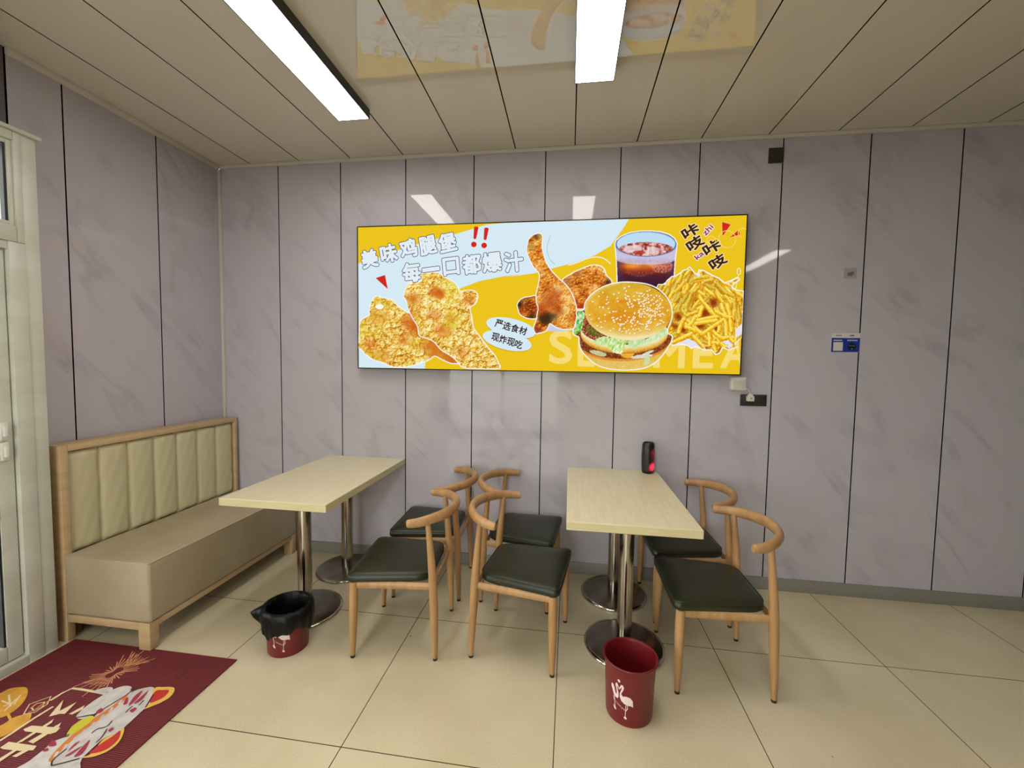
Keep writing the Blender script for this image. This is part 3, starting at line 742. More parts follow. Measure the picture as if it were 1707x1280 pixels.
lettering('headline_outline', hl, 4.9, E_LINE)
lettering('headline_lettering', hl, 2.7, emat('print_headline', (228,239,247), SE))
def roast(name, poly, seed, ax, darks, tone=0):
    poly = catmull(poly, 4, True); X, Y = grid_for(poly, .6); mk = inside(X, Y, poly)
    u, v = math.cos(ax), math.sin(ax)
    a = X*u+Y*v; b = -X*v+Y*u
    n1 = fbm(a/7, b/4, seed); n2 = fbm(X/2.6, Y/2.6, seed+4, 3); n3 = fbm(X/16, Y/16, seed+8)
    Hf = 4*n1+2.2*n2; sh = relief(Hf, .6, 1, -.5, -.85)
    t = .56+.36*np.tanh(sh*1.1)+.9*(n3-.5)+.55*(n2-.5)+tone
    col = ramp(np.clip(t, 0, 1), [(0, (84,28,10)), (.22, (140,54,16)), (.42, (192,92,26)), (.6, (222,136,44)), (.78, (240,176,78)), (1, (252,220,150))])
    for cx, cy, r, f, c in darks:
        q = np.clip(1-np.hypot(X-cx, Y-cy)/r, 0, 1)**.7*f*(.6+.8*n2); col = mixc(col, c, np.clip(q, 0, .9))
    strokes(name+'_cutout_edge', [poly], 2.4, E_WHITE, True)
    return art(name, X, Y, mk, col)
DK = (60,30,18); RD = (176,66,22)
prints('shadow_print', [c2((420,1150),(470,1160),(600,1200),(720,1190),(750,1010),(840,960),(840,1000),(760,1210),(560,1230),(400,1225))], emat('print_lilac', (206,206,230), SE))
roast('roast_wing_piece', c2((88,920),(140,860),(230,840),(300,830),(330,900),(310,1010),(300,1080),(200,1080),(120,1040),(95,980)), 41, .3, W2 if False else [(*c2((100,930))[0],10,1.1,DK),(*c2((250,1060))[0],10,.9,DK),(*c2((170,880))[0],8,.6,(150,120,60)),(*c2((120,1010))[0],9,.8,RD)], -.12)
roast('roast_thigh', c2((590,665),(680,590),(780,540),(880,500),(940,488),(1020,500),(1060,540),(1080,600),(1130,650),(1140,690),(1060,720),(960,790),(870,880),(840,965),(760,975),(740,940),(640,800)), 43, .5, [(*c2((640,680))[0],12,.6,(150,80,60)),(*c2((1100,680))[0],8,.8,DK),(*c2((800,960))[0],12,1.0,(180,50,24)),(*c2((760,560))[0],12,.5,(150,80,60))], .06)
roast('roast_drumstick', c2((225,180),(290,140),(345,138),(362,170),(360,240),(365,320),(400,440),(450,530),(540,630),(620,700),(680,780),(730,900),(748,1000),(745,1100),(720,1190),(610,1205),(520,1180),(450,1140),(430,1180),(400,1225),(330,1245),(290,1250),(270,1190),(300,1100),(310,1030),(320,960),(300,900),(300,800),(325,690),(330,580),(270,510),(215,400),(190,330),(200,250)), 47, 1.1, [(*c2((300,160))[0],8,.9,(80,50,24)),(*c2((400,1080))[0],14,1.6,(52,34,22)),(*c2((490,1060))[0],9,.9,(84,70,50)),(*c2((330,150))[0],6,.6,(214,190,90)),(*c2((230,280))[0],9,.6,(150,130,60)),(*c2((450,900))[0],22,.8,RD),(*c2((350,990))[0],13,.8,RD),(*c2((520,800))[0],14,.5,RD),(*c2((310,1230))[0],10,.8,(130,40,30)),(*c2((560,1000))[0],10,.6,(150,60,30))], .06)

# cola glass
gl = c5((108,262),(120,225),(180,175),(280,135),(400,115),(520,112),(640,122),(740,150),(810,200),(838,260),(830,330),(815,450),(808,560),(800,660),(700,720),(620,782),(130,782),(135,720),(132,600),(125,450),(115,330))
X, Y = grid_for(gl, .5); mk = inside(X, Y, gl)
U = (X-1010)*7.1125; V = (Y-370)*7.1125
col = ramp(np.clip((V-430)/330, 0, 1), [(0, (190,176,214)), (.12, (150,84,80)), (.3, (196,84,30)), (.45, (150,52,22)), (.62, (84,34,44)), (1, (58,30,52))])
amb = np.exp(-((U-320)/110)**2-((V-520)/38)**2)+.9*np.exp(-((U-540)/70)**2-((V-510)/30)**2); col = mixc(col, (246,160,50), np.clip(amb, 0, .9))
sd = np.clip((np.abs(U-470)-230)/110, 0, 1)*(V > 470); col = mixc(col, (78,50,92), sd*.75)
fz = (worley(X/2.2, Y/2.2, 5) < .45)&(np.hypot((U-660)/130, (V-520)/90) < 1); col = mixc(col, (226,170,170), fz*.6)
fz = (worley(X/2, Y/2, 8) < .35)&(np.hypot((U-400)/180, (V-590)/60) < 1); col = mixc(col, (216,110,80), fz*.5)
band = (V > 330+70*np.sqrt(np.clip(1-((U-470)/345)**2, 0, 1)))&(V < 445+65*np.sqrt(np.clip(1-((U-470)/345)**2, 0, 1))); col = mixc(col, (206,200,228), band*(.55+.45*fbm(X/3, Y/3, 2)))
rim = ((U-473)/362)**2+((V-265)/150)**2 < 1; col = mixc(col, (190,222,246), rim*1.0)
surf = (((U-475)/320)**2+((V-325)/84)**2 < 1)&rim; col = np.where(surf[..., None], ramp(fbm(X/4, Y/4, 6), [(.25, (120,48,40)), (.45, (188,92,78)), (.6, (214,156,150)), (.8, (240,220,224))]), col)
for (cx, cy, rx, ry, a) in ((320,322,110,42,-.12), (560,345,72,48,.15), (470,370,40,34,0)):
    q = ((U-cx)*math.cos(a)+(V-cy)*math.sin(a))/rx; r = (-(U-cx)*math.sin(a)+(V-cy)*math.cos(a))/ry
    dd = np.abs(q)**3+np.abs(r)**3; k = np.clip((1.05-dd)*4, 0, 1)*rim; col = mixc(col, (236,220,222), k*(.6+.35*fbm(X/3, Y/3, 12)))
ax = (np.hypot((U-390)/75, (V-365)/25) < 1)&surf; col = mixc(col, (176,44,34), ax*.7)
edge = np.abs(((U-473)/357)**2+((V-265)/146)**2-1) < .065; col = mixc(col, (96,108,140), edge*.85)
strokes('cola_glass_cutout_edge', [gl], 2.6, E_WHITE, True)
art('cola_glass', X, Y, mk, col)

# french fries
fr = c4((105,380),(130,340),(215,340),(240,290),(300,240),(340,235),(400,200),(440,165),(490,150),(520,120),(550,160),(580,195),(620,215),(640,155),(700,170),(800,225),(880,260),(930,300),(960,320),(1040,290),(1130,245),(1145,270),(1060,330),(1045,370),(1100,410),(1190,420),(1190,540),(1180,700),(1175,850),(1170,1000),(1080,1070),(1120,1110),(1010,1150),(930,1120),(890,1190),(850,1210),(800,1150),(700,1150),(600,1110),(540,1130),(500,1095),(420,1080),(300,1090),(220,1010),(240,900),(290,780),(290,620),(200,470))
strokes('fries_cutout_edge', [fr], 3.0, E_WHITE, True)
X, Y = grid_for(fr, .55); mk = inside(X, Y, fr)
dk = fbm(X/4, Y/4, 3); col = ramp(dk, [(.2, (150,66,16)), (.42, (206,130,26)), (.6, (236,186,50)), (.8, (244,208,90))])
wh = inside(X, Y, c4((290,1085),(400,1060),(500,1010),(560,1040),(700,1080),(720,1150),(600,1110),(540,1130),(500,1095),(420,1080)))|inside(X, Y, c4((1090,900),(1180,820),(1170,960),(1100,1000)))|inside(X, Y, c4((930,1050),(1050,1020),(1060,1090),(1010,1140)))|inside(X, Y, c4((590,210),(640,190),(660,220),(630,245)))
def fry(x0, y0, x1, y1, w, bright):
    """one fry in c4 units"""
    global col
    (ax_, ay_), (bx_, by_) = c4((x0,y0), (x1,y1)); w = w/7.53/2
    dx, dy = bx_-ax_, by_-ay_; ln = math.hypot(dx, dy); dx /= ln; dy /= ln
    a = (X-ax_)*dx+(Y-ay_)*dy; b = -(X-ax_)*dy+(Y-ay_)*dx
    bend = .12*w*np.sin(a/ln*PI)*6*(hashn(np.array(x0*1.), np.array(y0*1.), 1)-.5); b = b-bend
    inn = (a > 0)&(a < ln)&(np.abs(b) < w); sgn = 1 if dx*-.7-(-dy)*0 < 0 else 1
    q = b/w*(1 if (-dy*-.5+dx*-.8) > 0 else -1)      # lit side
    c = ramp(np.clip(.5+.5*q+.35*(vnoise(X/2.2, Y/2.2, x0)-.5), 0, 1), [(0, (206,132,18)), (.28, (234,180,32)), (.55, (250,214,66)), (.8, (255,234,120)), (1, (244,208,76))])*bright
    edge = (np.abs(b) > w-.55)|(a < .6)|(a > ln-.6)
    c = mixc(c, (178,108,14), edge*.45)
    col = np.where(inn[..., None], c, col)
R = random.Random(5)
for k in range(330):
    x = R.uniform(120, 1170); y = R.uniform(190, 1060)
    if x < 640 and y < 640: ang = R.gauss(-62, 10)
    elif x > 850 and y < 560: ang = R.gauss(38, 18)
    elif x > 850: ang = R.gauss(80, 14)
    elif y < 350: ang = R.gauss(-25, 18)
    else: ang = R.choice([R.gauss(-30, 15), R.gauss(50, 14)])
    ln = R.uniform(130, 230); a = math.radians(ang)
    fry(x-ln/2*math.cos(a), y-ln/2*math.sin(a), x+ln/2*math.cos(a), y+ln/2*math.sin(a), R.uniform(42, 56), R.uniform(.86, 1.06))
col = mixc(col, (232,228,240), wh*1.0)
for p in [(280,820,340,700),(340,860,420,700)]: col = mixc(col, (150,56,14), np.clip(1.1-np.hypot(X-c4(p[:2])[0][0], Y-c4(p[:2])[0][1])/7, 0, .85))
for (x,y,r) in ((710,690,11),(650,850,9),(860,880,7),(820,560,9),(380,740,8),(440,900,7)):
    q = np.clip(1.2-np.hypot(X-c4((x,y))[0][0], Y-c4((x,y))[0][1])/r, 0, .9); col = mixc(col, (140,44,12), q)
for p in ((300,740,220,1000),(455,750,380,950),(610,650,690,590),(640,740,690,600),(480,780,660,950),(690,560,850,740),(600,790,890,735),(570,830,870,785),(880,940,900,800),(680,960,970,760),(830,665,1040,755),(970,770,985,985),(1030,750,1050,930),(760,930,770,1110),(800,910,930,1010),(920,1010,1080,1000),(290,1070,590,925),(550,970,700,1130),(500,860,590,740),(790,1060,990,1120),(860,1180,820,1080),(960,1130,900,1060),(450,860,590,920),(990,560,1030,720),(920,560,980,720),(1010,990,1080,1060)): fry(*p, 54, 1.03)
art('french_fries', X, Y, mk, col)
strokes('loose_fry_outline', [c4((1110,190),(1120,140),(1140,125),(1155,160),(1155,195),(1130,220)), c4((1000,320),(1130,245),(1145,270),(1060,330),(1110,320),(1100,380),(1060,395),(1040,360))], 1.0, E_WHITE, True)

# burger
bo = catmull(c3((120,800),(140,700),(165,600),(165,520),(250,505),(268,420),(330,330),(430,250),(560,190),(720,160),(880,162),(1040,185),(1170,240),(1270,330),(1330,430),(1352,540),(1335,640),(1295,740),(1300,800),(1350,830),(1340,900),(1290,980),(1230,1070),(1150,1150),(1040,1215),(900,1245),(720,1250),(560,1235),(420,1190),(300,1100),(220,1000),(195,900),(190,840)), 4, True)
strokes('burger_cutout_edge', [bo], 2.8, E_WHITE, True)
X, Y = grid_for(bo, .5); mk = inside(X, Y, bo)
U = (X-940)*7.53; V = (Y-450)*7.53
n = fbm(X/3, Y/3, 9); n2 = fbm(X/1.5, Y/1.5, 4, 3); n3 = fbm(X/14, Y/14, 2)
def ell(cx, cy, rx, ry, rot=0):
    a = math.radians(rot); u = (U-cx)*math.cos(a)+(V-cy)*math.sin(a); v = -(U-cx)*math.sin(a)+(V-cy)*math.cos(a); return (u/rx)**2+(v/ry)**2
col = ramp(n2, [(.2, (90,40,18)), (.5, (136,66,30)), (.8, (190,120,60))])                      # patty brown everywhere first
b = ell(755, 800, 600, 450, -4) < 1; c = ramp(np.clip(.55+.5*(n-.5)+.2*np.clip((V-1100)/150, -1, 1), 0, 1), [(0, (206,150,50)), (.5, (228,186,84)), (1, (240,212,130))])
low = (V > 880+240*np.sqrt(np.clip(1-((U-750)/590)**2, 0, 1))+18*(n-.5)-.02*(U-750)); col = np.where(low[..., None], c, col)
ed = np.abs(V-(880+240*np.sqrt(np.clip(1-((U-750)/590)**2, 0, 1))-.02*(U-750))-8) < 16; col = mixc(col, (222,132,50), ed*.8)
q = (V > 1010)&(V < 1105)&(np.abs(U-790) < 120-(V-1010)*.7)&(V < 1120-.5*np.abs(U-800)); col = mixc(col, (240,176,50), q*1.0)       # cheese corner
for (cx, cy, rx, ry, rt, cc) in ((430,1045,105,30,14,(206,222,170)), (970,1085,140,22,-6,(232,232,220)), (1050,1040,80,16,-22,(240,238,224)), (1040,1120,34,85,6,(206,226,170))):
    e = ell(cx, cy, rx, ry, rt) < 1+.5*(n-.5); col = mixc(col, cc, e*(.75+.25*n2))
mid_t = 690+215*np.sqrt(np.clip(1-((U-755)/545)**2, 0, 1)); mid_b = 800+250*np.sqrt(np.clip(1-((U-755)/548)**2, 0, 1))
mid = (V > mid_t+30)&(V < mid_b)&(np.abs(U-755) < 545); c = ramp(np.clip((V-mid_t-30)/(mid_b-mid_t-30+1e-3)+.3*(n-.5), 0, 1), [(0, (240,238,214)), (.35, (238,224,160)), (.7, (234,184,80)), (1, (200,126,34))]); col = np.where(mid[..., None], c, col)
ins = (V > 600)&(V < mid_t+34)&(np.abs(U-755) < 530); c = ramp(n2, [(.2, (96,36,18)), (.5, (150,70,40)), (.7, (206,130,90)), (.85, (238,214,170))]); col = np.where(ins[..., None], c, col)
e = ell(365, 775, 100, 48, 25) < 1; col = np.where(e[..., None], ramp(np.clip(n2, 0, 1), [(.2, (72,70,24)), (.6, (120,112,44)), (.9, (160,150,70))]), col)      # pickle
for (cx, cy, rx, ry, rt, g) in ((480,890,110,52,-12,.3), (640,930,120,80,15,.8), (650,1000,90,42,20,.9), (700,880,150,40,4,.6), (920,900,110,62,-6,.15), (1170,830,190,34,-25,.1), (1260,780,45,62,25,.25), (860,960,60,30,10,.05)):
    e = ell(cx, cy, rx, ry, rt) < 1+1.1*(fbm(X/2.4, Y/2.4, 33)-.5); c = ramp(np.clip(fbm(U/22+V/60, V/40, 15)+.25*(g-.5), 0, 1), [(.2, (110,176,40)), (.45, (168,214,84)), (.6, (210,234,160)), (.8, (240,248,222))]); c = mixc(c, (226,240,214), np.full(U.shape, .75*(1-g)));
    col = np.where(e[..., None], c, col)
for (cx, cy, rx, ry, rt, g) in ((190,680,52,110,12,.6), (215,570,48,60,0,.35), (150,770,26,60,30,.2)):
    e = ell(cx, cy, rx, ry, rt) < 1+.8*(n-.5); c = ramp(np.clip(fbm(U/25, V/30, 25), 0, 1), [(.25, (84,170,60)), (.5, (160,214,110)), (.65, (226,238,226)), (.85, (206,206,236))]); col = np.where(e[..., None], c, col)
# crown of the bun
bun = ell(805, 520, 545, 362, 3); inb = bun < 1
d = np.sqrt(np.clip(bun, 0, 1)); lowr = np.clip((V-640)/230, 0, 1)*np.clip((d-.55)/.45, 0, 1)
t = .5+.55*(n3-.5)+.22*(n-.5)
c = ramp(np.clip(t, 0, 1), [(.1, (206,128,20)), (.4, (222,156,34)), (.6, (232,178,54)), (.9, (240,202,90))])
c = mixc(c, (212,190,60), np.clip((-(V-420)/280)*.5+np.clip((300-U)/300, 0, 1)*.7, 0, .6)); c = mixc(c, (244,234,180), np.clip(lowr*1.3, 0, .95)); c = mixc(c, (244,226,150), np.clip((d-.9)/.1, 0, 1)*.6*(U < 700))
c = mixc(c, (226,130,24), np.clip(.9-np.hypot((U-760)/300, (V-600)/110), 0, .5)); c = mixc(c, (226,120,30), np.clip(1-np.hypot((U-730)/60, (V-400)/36), 0, .6))
col = np.where(inb[..., None], c, col)
R = random.Random(11); k = 0
while k < 235:
    if R.random() < .45: su, sv = R.gauss(1040, 130), R.gauss(480, 130)
    else: su, sv = R.uniform(300, 1330), R.uniform(190, 800)
    if ((su-805)/500)**2+((sv-515)/315)**2 > 1 or R.random() < .25*(su < 500): continue
    k += 1; rt = R.uniform(-70, 70); e = ell(su, sv, R.uniform(12, 15), R.uniform(7, 9), rt)
    m_ = (ell(su+3, sv+6, 15, 10, rt) < 1); col = mixc(col, (196,130,30), m_*.4)
    col = np.where((e < 1)[..., None], ramp(np.clip(1-e, 0, 1), [(0, (246,216,150)), (.5, (254,246,226))]), col)
art('hamburger', X, Y, mk, col)

# ---------------------------------------------------------------- floor mat with its printed picture
M_MAT = None
def mat_fabric():
    m, nt, b = nodes('mat_red'); tc = N(nt, 'ShaderNodeTexCoord')
    w = N(nt, 'ShaderNodeTexWave'); w.bands_direction = 'Y'; w.inputs['Scale'].default_value = 45; w.inputs['Distortion'].default_value = .6; w.inputs['Detail'].default_value = 2; L(nt, tc.outputs['Object'], w.inputs['Vector'])
    n = N(nt, 'ShaderNodeTexNoise'); n.inputs['Scale'].default_value = 6; n.inputs['Detail'].default_value = 5; L(nt, tc.outputs['Object'], n.inputs['Vector'])
    mx = N(nt, 'ShaderNodeMix', data_type='RGBA'); mx.inputs[6].default_value = rgba((98,20,28)); mx.inputs[7].default_value = rgba((114,26,34)); L(nt, n.outputs['Fac'], mx.inputs[0])
    L(nt, mx.outputs[2], b.inputs['Base Color']); b.inputs['Roughness'].default_value = .85
    bp_ = N(nt, 'ShaderNodeBump'); bp_.inputs['Strength'].default_value = .5; bp_.inputs['Distance'].default_value = .003; L(nt, w.outputs['Fac'], bp_.inputs['Height']); L(nt, bp_.outputs[0], b.inputs['Normal'])
    return m
M_MAT = mat_fabric()
RX0, RX1, RY0, RY1 = -.035, .897, -2.05, -1.114
rug = thing('floor_mat', 'dark red ribbed floor mat printed with a white cat and gold discs, by the door', 'mat', ((RX0+RX1)/2, (RY0+RY1)/2, 0))
def rrel(o): o.location = (-rug.location.x, -rug.location.y, 0); return o
bm = bmesh.new(); bx(bm, (RX0, RY0, 0), (RX1, RY1, .006), .0015, 1)
rrel(from_bm('mat_body', bm, M_MAT, rug, 40))
bm = bmesh.new(); q = .004
tube(bm, [(RX0+q, RY0+q, .0044), (RX1-q, RY0+q, .0044), (RX1-q, RY1-q, .0044), (RX0+q, RY1-q, .0044), (RX0+q, RY0+q, .0044)], [(.004,.0019)]*5, 8, up=(0,0,1))
rrel(from_bm('bound_edge', bm, mat('mat_binding', (140,22,36), .7), rug))
rz = zoomer(0, 1040, 4.064)
RL = [0]
def fl(p):
    v = ray_hit(p, 2, .0064); return (v.x, v.y)
def rprint(name, polys, col, smooth=4, ribbon=None, closed=True):
    RL[0] += 1; z = .0062+.0002*RL[0]
    for p in polys:
        bm = bmesh.new(); z += .00004
        pts = catmull(rz(*p), smooth, closed) if smooth else rz(*p)
        P = [fl(a) for a in pts]; P = [(min(max(x, RX0+.01), RX1-.01), min(max(y, RY0+.01), RY1-.01)) for x, y in P]
        if ribbon:
            n = len(P); rows = []
            for i in range(n):
                a, b = (P[i-1], P[(i+1)%n]) if closed else (P[max(i-1,0)], P[min(i+1,n-1)])
                d = Vector((b[0]-a[0], b[1]-a[1])); d = d.normalized() if d.length > 0 else Vector((1,0)); nn = Vector((-d.y, d.x))*ribbon/2
                rows.append([bm.verts.new((P[i][0]+s*nn.x, P[i][1]+s*nn.y, z)) for s in (1,-1)])
            for i in range(n if closed else n-1):
                a, b = rows[i], rows[(i+1)%n]; f = bm.faces.new((a[0], a[1], b[1], b[0]))
        else:
            vs = [bm.verts.new((x, y, z)) for x, y in P]; es = []
            for i in range(len(vs)):
                try: es.append(bm.edges.new((vs[i], vs[(i+1)%len(vs)])))
                except ValueError: pass
            bmesh.ops.triangle_fill(bm, use_beauty=True, edges=es, normal=(0,0,1))
        for f in bm.faces:
            f.normal_update()
            if f.normal.z < 0: f.normal_flip()
        o = rrel(from_bm(name, bm, col, rug))
    return o
K_WHITE = mat('mat_print_white', (206,200,196), .85, var=((30,30,30), (188,182,180), 3)); K_CREAM = mat('mat_print_cream', (222,200,160), .85); K_GOLD = mat('mat_print_gold', (214,158,52), .85, var=((25,25,25), (196,140,40), 3))
K_RED = mat('mat_print_red', (190,44,36), .85); K_LINE = mat('mat_print_line', (54,24,24), .85); K_PINK = mat('mat_print_pink', (160,40,66), .85); K_LIME = mat('mat_print_lime', (196,190,48), .85); K_SPARK = mat('mat_print_spark', (206,140,100), .85); K_ORANGE = mat('mat_print_orange', (206,120,44), .85)
# firework
sp_ = []
cxy = (775,330)
for k in range(30):
    a = 2*PI*k/30; l0, l1 = (38, 150+40*((k*7)%3)) ; ex_ = 1+.35*math.cos(2*(a+.55))
    dx, dy = math.cos(a)*1.25, math.sin(a)*.72
    sk = lambda r: (cxy[0]+dx*r*ex_-.35*dy*r, cxy[1]+dy*r*ex_-.30*dx*r)
    sp_.append([sk(l0), sk(l1*.75)])
for k in range(9): sp_.append([(845+10*k, 290-2*k), (900+14*k, 185+9*k)])
for k in range(8): sp_.append([(560+18*k, 400+4*k), (690+10*k, 360+4*k)])
rprint('firework_print', sp_, K_SPARK, 0, .0045, False)
disc = [(0,470),(60,440),(130,428),(180,432),(188,470),(165,520),(120,570),(60,610),(0,636),(-120,640),(-160,540)]
disc2 = [(0,690),(80,640),(150,615),(210,605),(200,650),(150,690),(80,730),(0,768),(-150,800),(-150,730)]
rprint('gold_disc_print', [disc, disc2], K_GOLD)
rprint('gold_stem_print', [[(45,620),(62,600),(90,660),(72,672)]], K_GOLD, 0)
rprint('disc_lines_print', [[(10,520),(60,540)],[(60,480),(70,560)],[(30,590),(120,500)],[(95,545),(140,480)],[(20,560),(95,530)]], K_CREAM, 0, .006, False)
rprint('cream_line_print', [[(-60,830),(80,740),(230,640),(360,560)],[(340,520),(420,470),(490,436),(560,445),(720,475)]], K_CREAM, 0, .011, False)
rprint('lantern_print', [[(160,612),(200,545),(345,492),(320,545),(235,600)],[(215,570),(250,540),(300,530),(290,560),(230,590)]], K_CREAM, 0, .005, True)
rprint('lantern_marks', [[(205,575),(240,545)],[(240,580),(290,540)],[(280,560),(330,520)],[(190,600),(250,580)]], K_ORANGE, 0, .006, False)
rprint('cream_lettering', [[(330,630),(380,570),(430,515),(405,590),(520,530),(440,610),(400,612)], [(465,612),(575,552),(560,580),(490,615)],
    [(158,715),(215,690),(410,705),(380,735),(340,748),(170,730)], [(0,840),(60,800),(250,828),(225,858),(130,862),(20,850)],
    [(100,815),(365,645),(350,672),(150,800)], [(190,800),(415,670),(400,700),(225,812)], [(-30,930),(120,838),(110,862),(0,935)], [(80,900),(200,835),(190,862),(110,905)]], K_CREAM, 0)
rprint('cat_paw_print', [[(515,632),(560,580),(640,520),(720,470),(780,440),(840,422),(885,425),(895,450),(870,480),(760,540),(640,610),(560,645)], [(640,455),(700,435),(755,430),(760,450),(700,470),(650,470)]], K_WHITE)
rprint('cat_body_print', [[(100,1010),(200,930),(300,850),(360,800),(440,770),(470,760),(540,700),(610,650),(660,610),(700,580),(880,470),(980,435),(1040,432),(1045,470),(1010,545),(975,580),(900,650),(845,700),(790,740),(700,780),(600,870),(560,910),(545,940),(500,1010)]], K_WHITE)
rprint('cat_ear_border', [[(975,580),(1010,545),(1045,440),(1110,430),(1175,432),(1180,460),(1150,500),(1090,535),(1030,560)], [(560,905),(620,880),(700,785),(790,740),(840,705),(830,760),(790,820),(720,870),(640,900),(580,910)]], mat('mat_print_yellow', (226,184,84), .85))
rprint('cat_ear_inner', [[(1015,535),(1050,460),(1100,450),(1145,452),(1120,490),(1070,520)], [(605,878),(690,810),(760,765),(815,725),(805,780),(750,835),(680,870)]], K_RED)
rprint('collar_print', [[(330,925),(380,860),(450,790),(520,730),(640,640),(760,560),(870,470),(880,485),(780,570),(660,660),(540,745),(470,810),(390,890),(350,935)]], K_ORANGE)
rprint('collar_stripes', [[(370+62*k, 905-52*k*1.02+2*k), (392+62*k, 868-50*k)] for k in range(9)], K_WHITE, 0, .009, False)
rprint('bell_print', [[(445,755),(480,705),(540,660),(600,630),(638,628),(620,660),(570,700),(510,740),(460,760)]], K_LIME)
rprint('cat_outline', [[(470,750),(445,755),(480,700)], [(350,965),(360,925),(450,850)], [(700,580),(870,475),(890,440)], [(620,745),(660,715),(720,700),(760,660)], [(650,808),(690,770),(725,715)], [(850,605),(880,575),(900,560)], [(975,520),(940,555)], [(350,965),(450,940),(540,915)], [(515,640),(620,620),(640,630)], [(985,570),(1040,480)]], K_LINE, 4, .0045, False)
rprint('whisker_print', [[(835,552),(850,515),(868,505),(862,540)], [(880,590),(915,570),(925,580),(895,605)], [(735,725),(760,705),(770,715),(745,735)], [(870,560),(905,500),(965,455),(930,510)], [(905,545),(985,470),(1005,455),(960,520)], [(440,900),(520,850),(560,830),(480,890)], [(500,905),(590,805),(608,798),(560,880)], [(460,870),(500,820),(540,800)], [(330,830),(350,795),(375,800),(380,825),(350,835)], [(290,860),(320,845),(330,860),(300,870)], [(650,600),(685,575),(700,590),(670,610)]], K_PINK, 3)

# ---------------------------------------------------------------- waste bins
M_BIN = mat('bin_red', (108,18,26), .38); M_PRINT = mat('flamingo_white', (226,206,208), .5)
def tri_mesh(polys):
    bm = bmesh.new()
    for p in polys:
        vs = [bm.verts.new((x, y, 0)) for x, y in p]; es = [bm.edges.new((vs[i], vs[(i+1)%len(vs)])) for i in range(len(vs))]
        bmesh.ops.triangle_fill(bm, use_beauty=True, edges=es, normal=(0,0,1))
    for f in bm.faces:
        f.normal_update()
        if f.normal.z < 0: f.normal_flip()
    return bm
fz_ = lambda pts: [((x-325)/1000., (985-y)/1000.) for x, y in pts]     # drawing units of the close-up, about 1/6.7 mm
FLAM = [[(345,690),(352,672),(372,672),(382,690),(380,715),(366,745),(355,770),(372,790),(410,778),(450,785),(475,815),(482,880),(455,868),(420,872),(385,862),(355,840),(340,805),(340,770),(352,735),(360,710),(355,698),(345,720),(330,735),(335,710)],
        [(305,672),(292,685),(290,705),(302,740),(306,775),(300,800),(288,780),(275,735),(258,708),(240,712),(236,745),(252,775),(268,815),(290,832),(315,835),(328,812),(326,770),(312,725),(308,700),(318,712),(326,735),(330,715),(318,685)],
        [(404,872),(410,872),(404,1000),(398,1000)], [(418,872),(424,875),(428,905),(412,935),(406,932),(420,903)], [(385,1005),(400,992),(418,1008),(415,1024),(395,1020)],
        [(272,826),(279,826),(290,950),(283,950)], [(262,826),(268,828),(280,880),(274,882)], [(262,925),(285,940),(300,955),(295,972),(272,960)],
        [(315,632),(325,625),(340,632),(344,650),(330,658),(316,645)]]
FLAM = [fz_(p) for p in FLAM]
def waste_bin(label, x, y, hgt, rb, rt, ry, rz, phi, group, sc, zc):
    """ry = depth / width of the oval; phi = side that carries the print"""
    t = thing('waste_bin', label, 'bin', (x, y, 0), rz, group)
    prof = [(.0, .004), (rb-.006, .004), (rb-.001, .0), (rb+.001, .006), (rt-.004, hgt-.018), (rt-.002, hgt-.012), (rt+.004, hgt-.008), (rt+.0055, hgt-.002), (rt+.003, hgt+.001), (rt-.003, hgt-.001), (rt-.0065, hgt-.012), (rb-.003, .012), (.0, .010)]
    bm = bmesh.new(); lathe(bm, prof, 64, 1, ry)
    bmesh.ops.remove_doubles(bm, verts=bm.verts, dist=.0002)
    from_bm('bin_body', bm, M_BIN, t, 50)
    def wrap(px, pz):
        a = phi+px/rb; r = rb+(rt-.004-rb)*(pz-.006)/(hgt-.024)+.0012; return (r*math.cos(a), ry*r*math.sin(a), pz)
    bm = tri_mesh([[(px*sc, pz*sc*1.12) for px, pz in p] for p in FLAM])
    for v in bm.verts: v.co = wrap(v.co.x, v.co.y+zc)
    from_bm('flamingo_print', bm, M_PRINT, t)
    co, fs = glyph_mesh('I love you', 0.0, 3); mn, mx = co.min(0), co.max(0); k = .036/(mx[0]-mn[0])
    bm = bmesh.new(); vs = [bm.verts.new(wrap((p[0]-mn[0])*k-.010, zc+.10*sc-((p[0]-mn[0])*k)*.5+(p[1]-mn[1])*k*1.25)) for p in co]
    for f in fs:
        try: bm.faces.new([vs[i] for i in f])
        except ValueError: pass
    from_bm('script_lettering', bm, M_PRINT, t)
    return t
BG = 'red waste bins with a flamingo print'
waste_bin('empty dark red waste bin with flamingo print below the speaker table', 2.744, -1.112, .245, .094, .108, .97, 0, -PI/2-.58, BG, .36, .050)
waste_bin('dark red waste bin lined with a black bag beside the bench table', 1.070, -.980, .222, .094, .106, .97, 0, -PI/2+.10, BG, .36, .046)
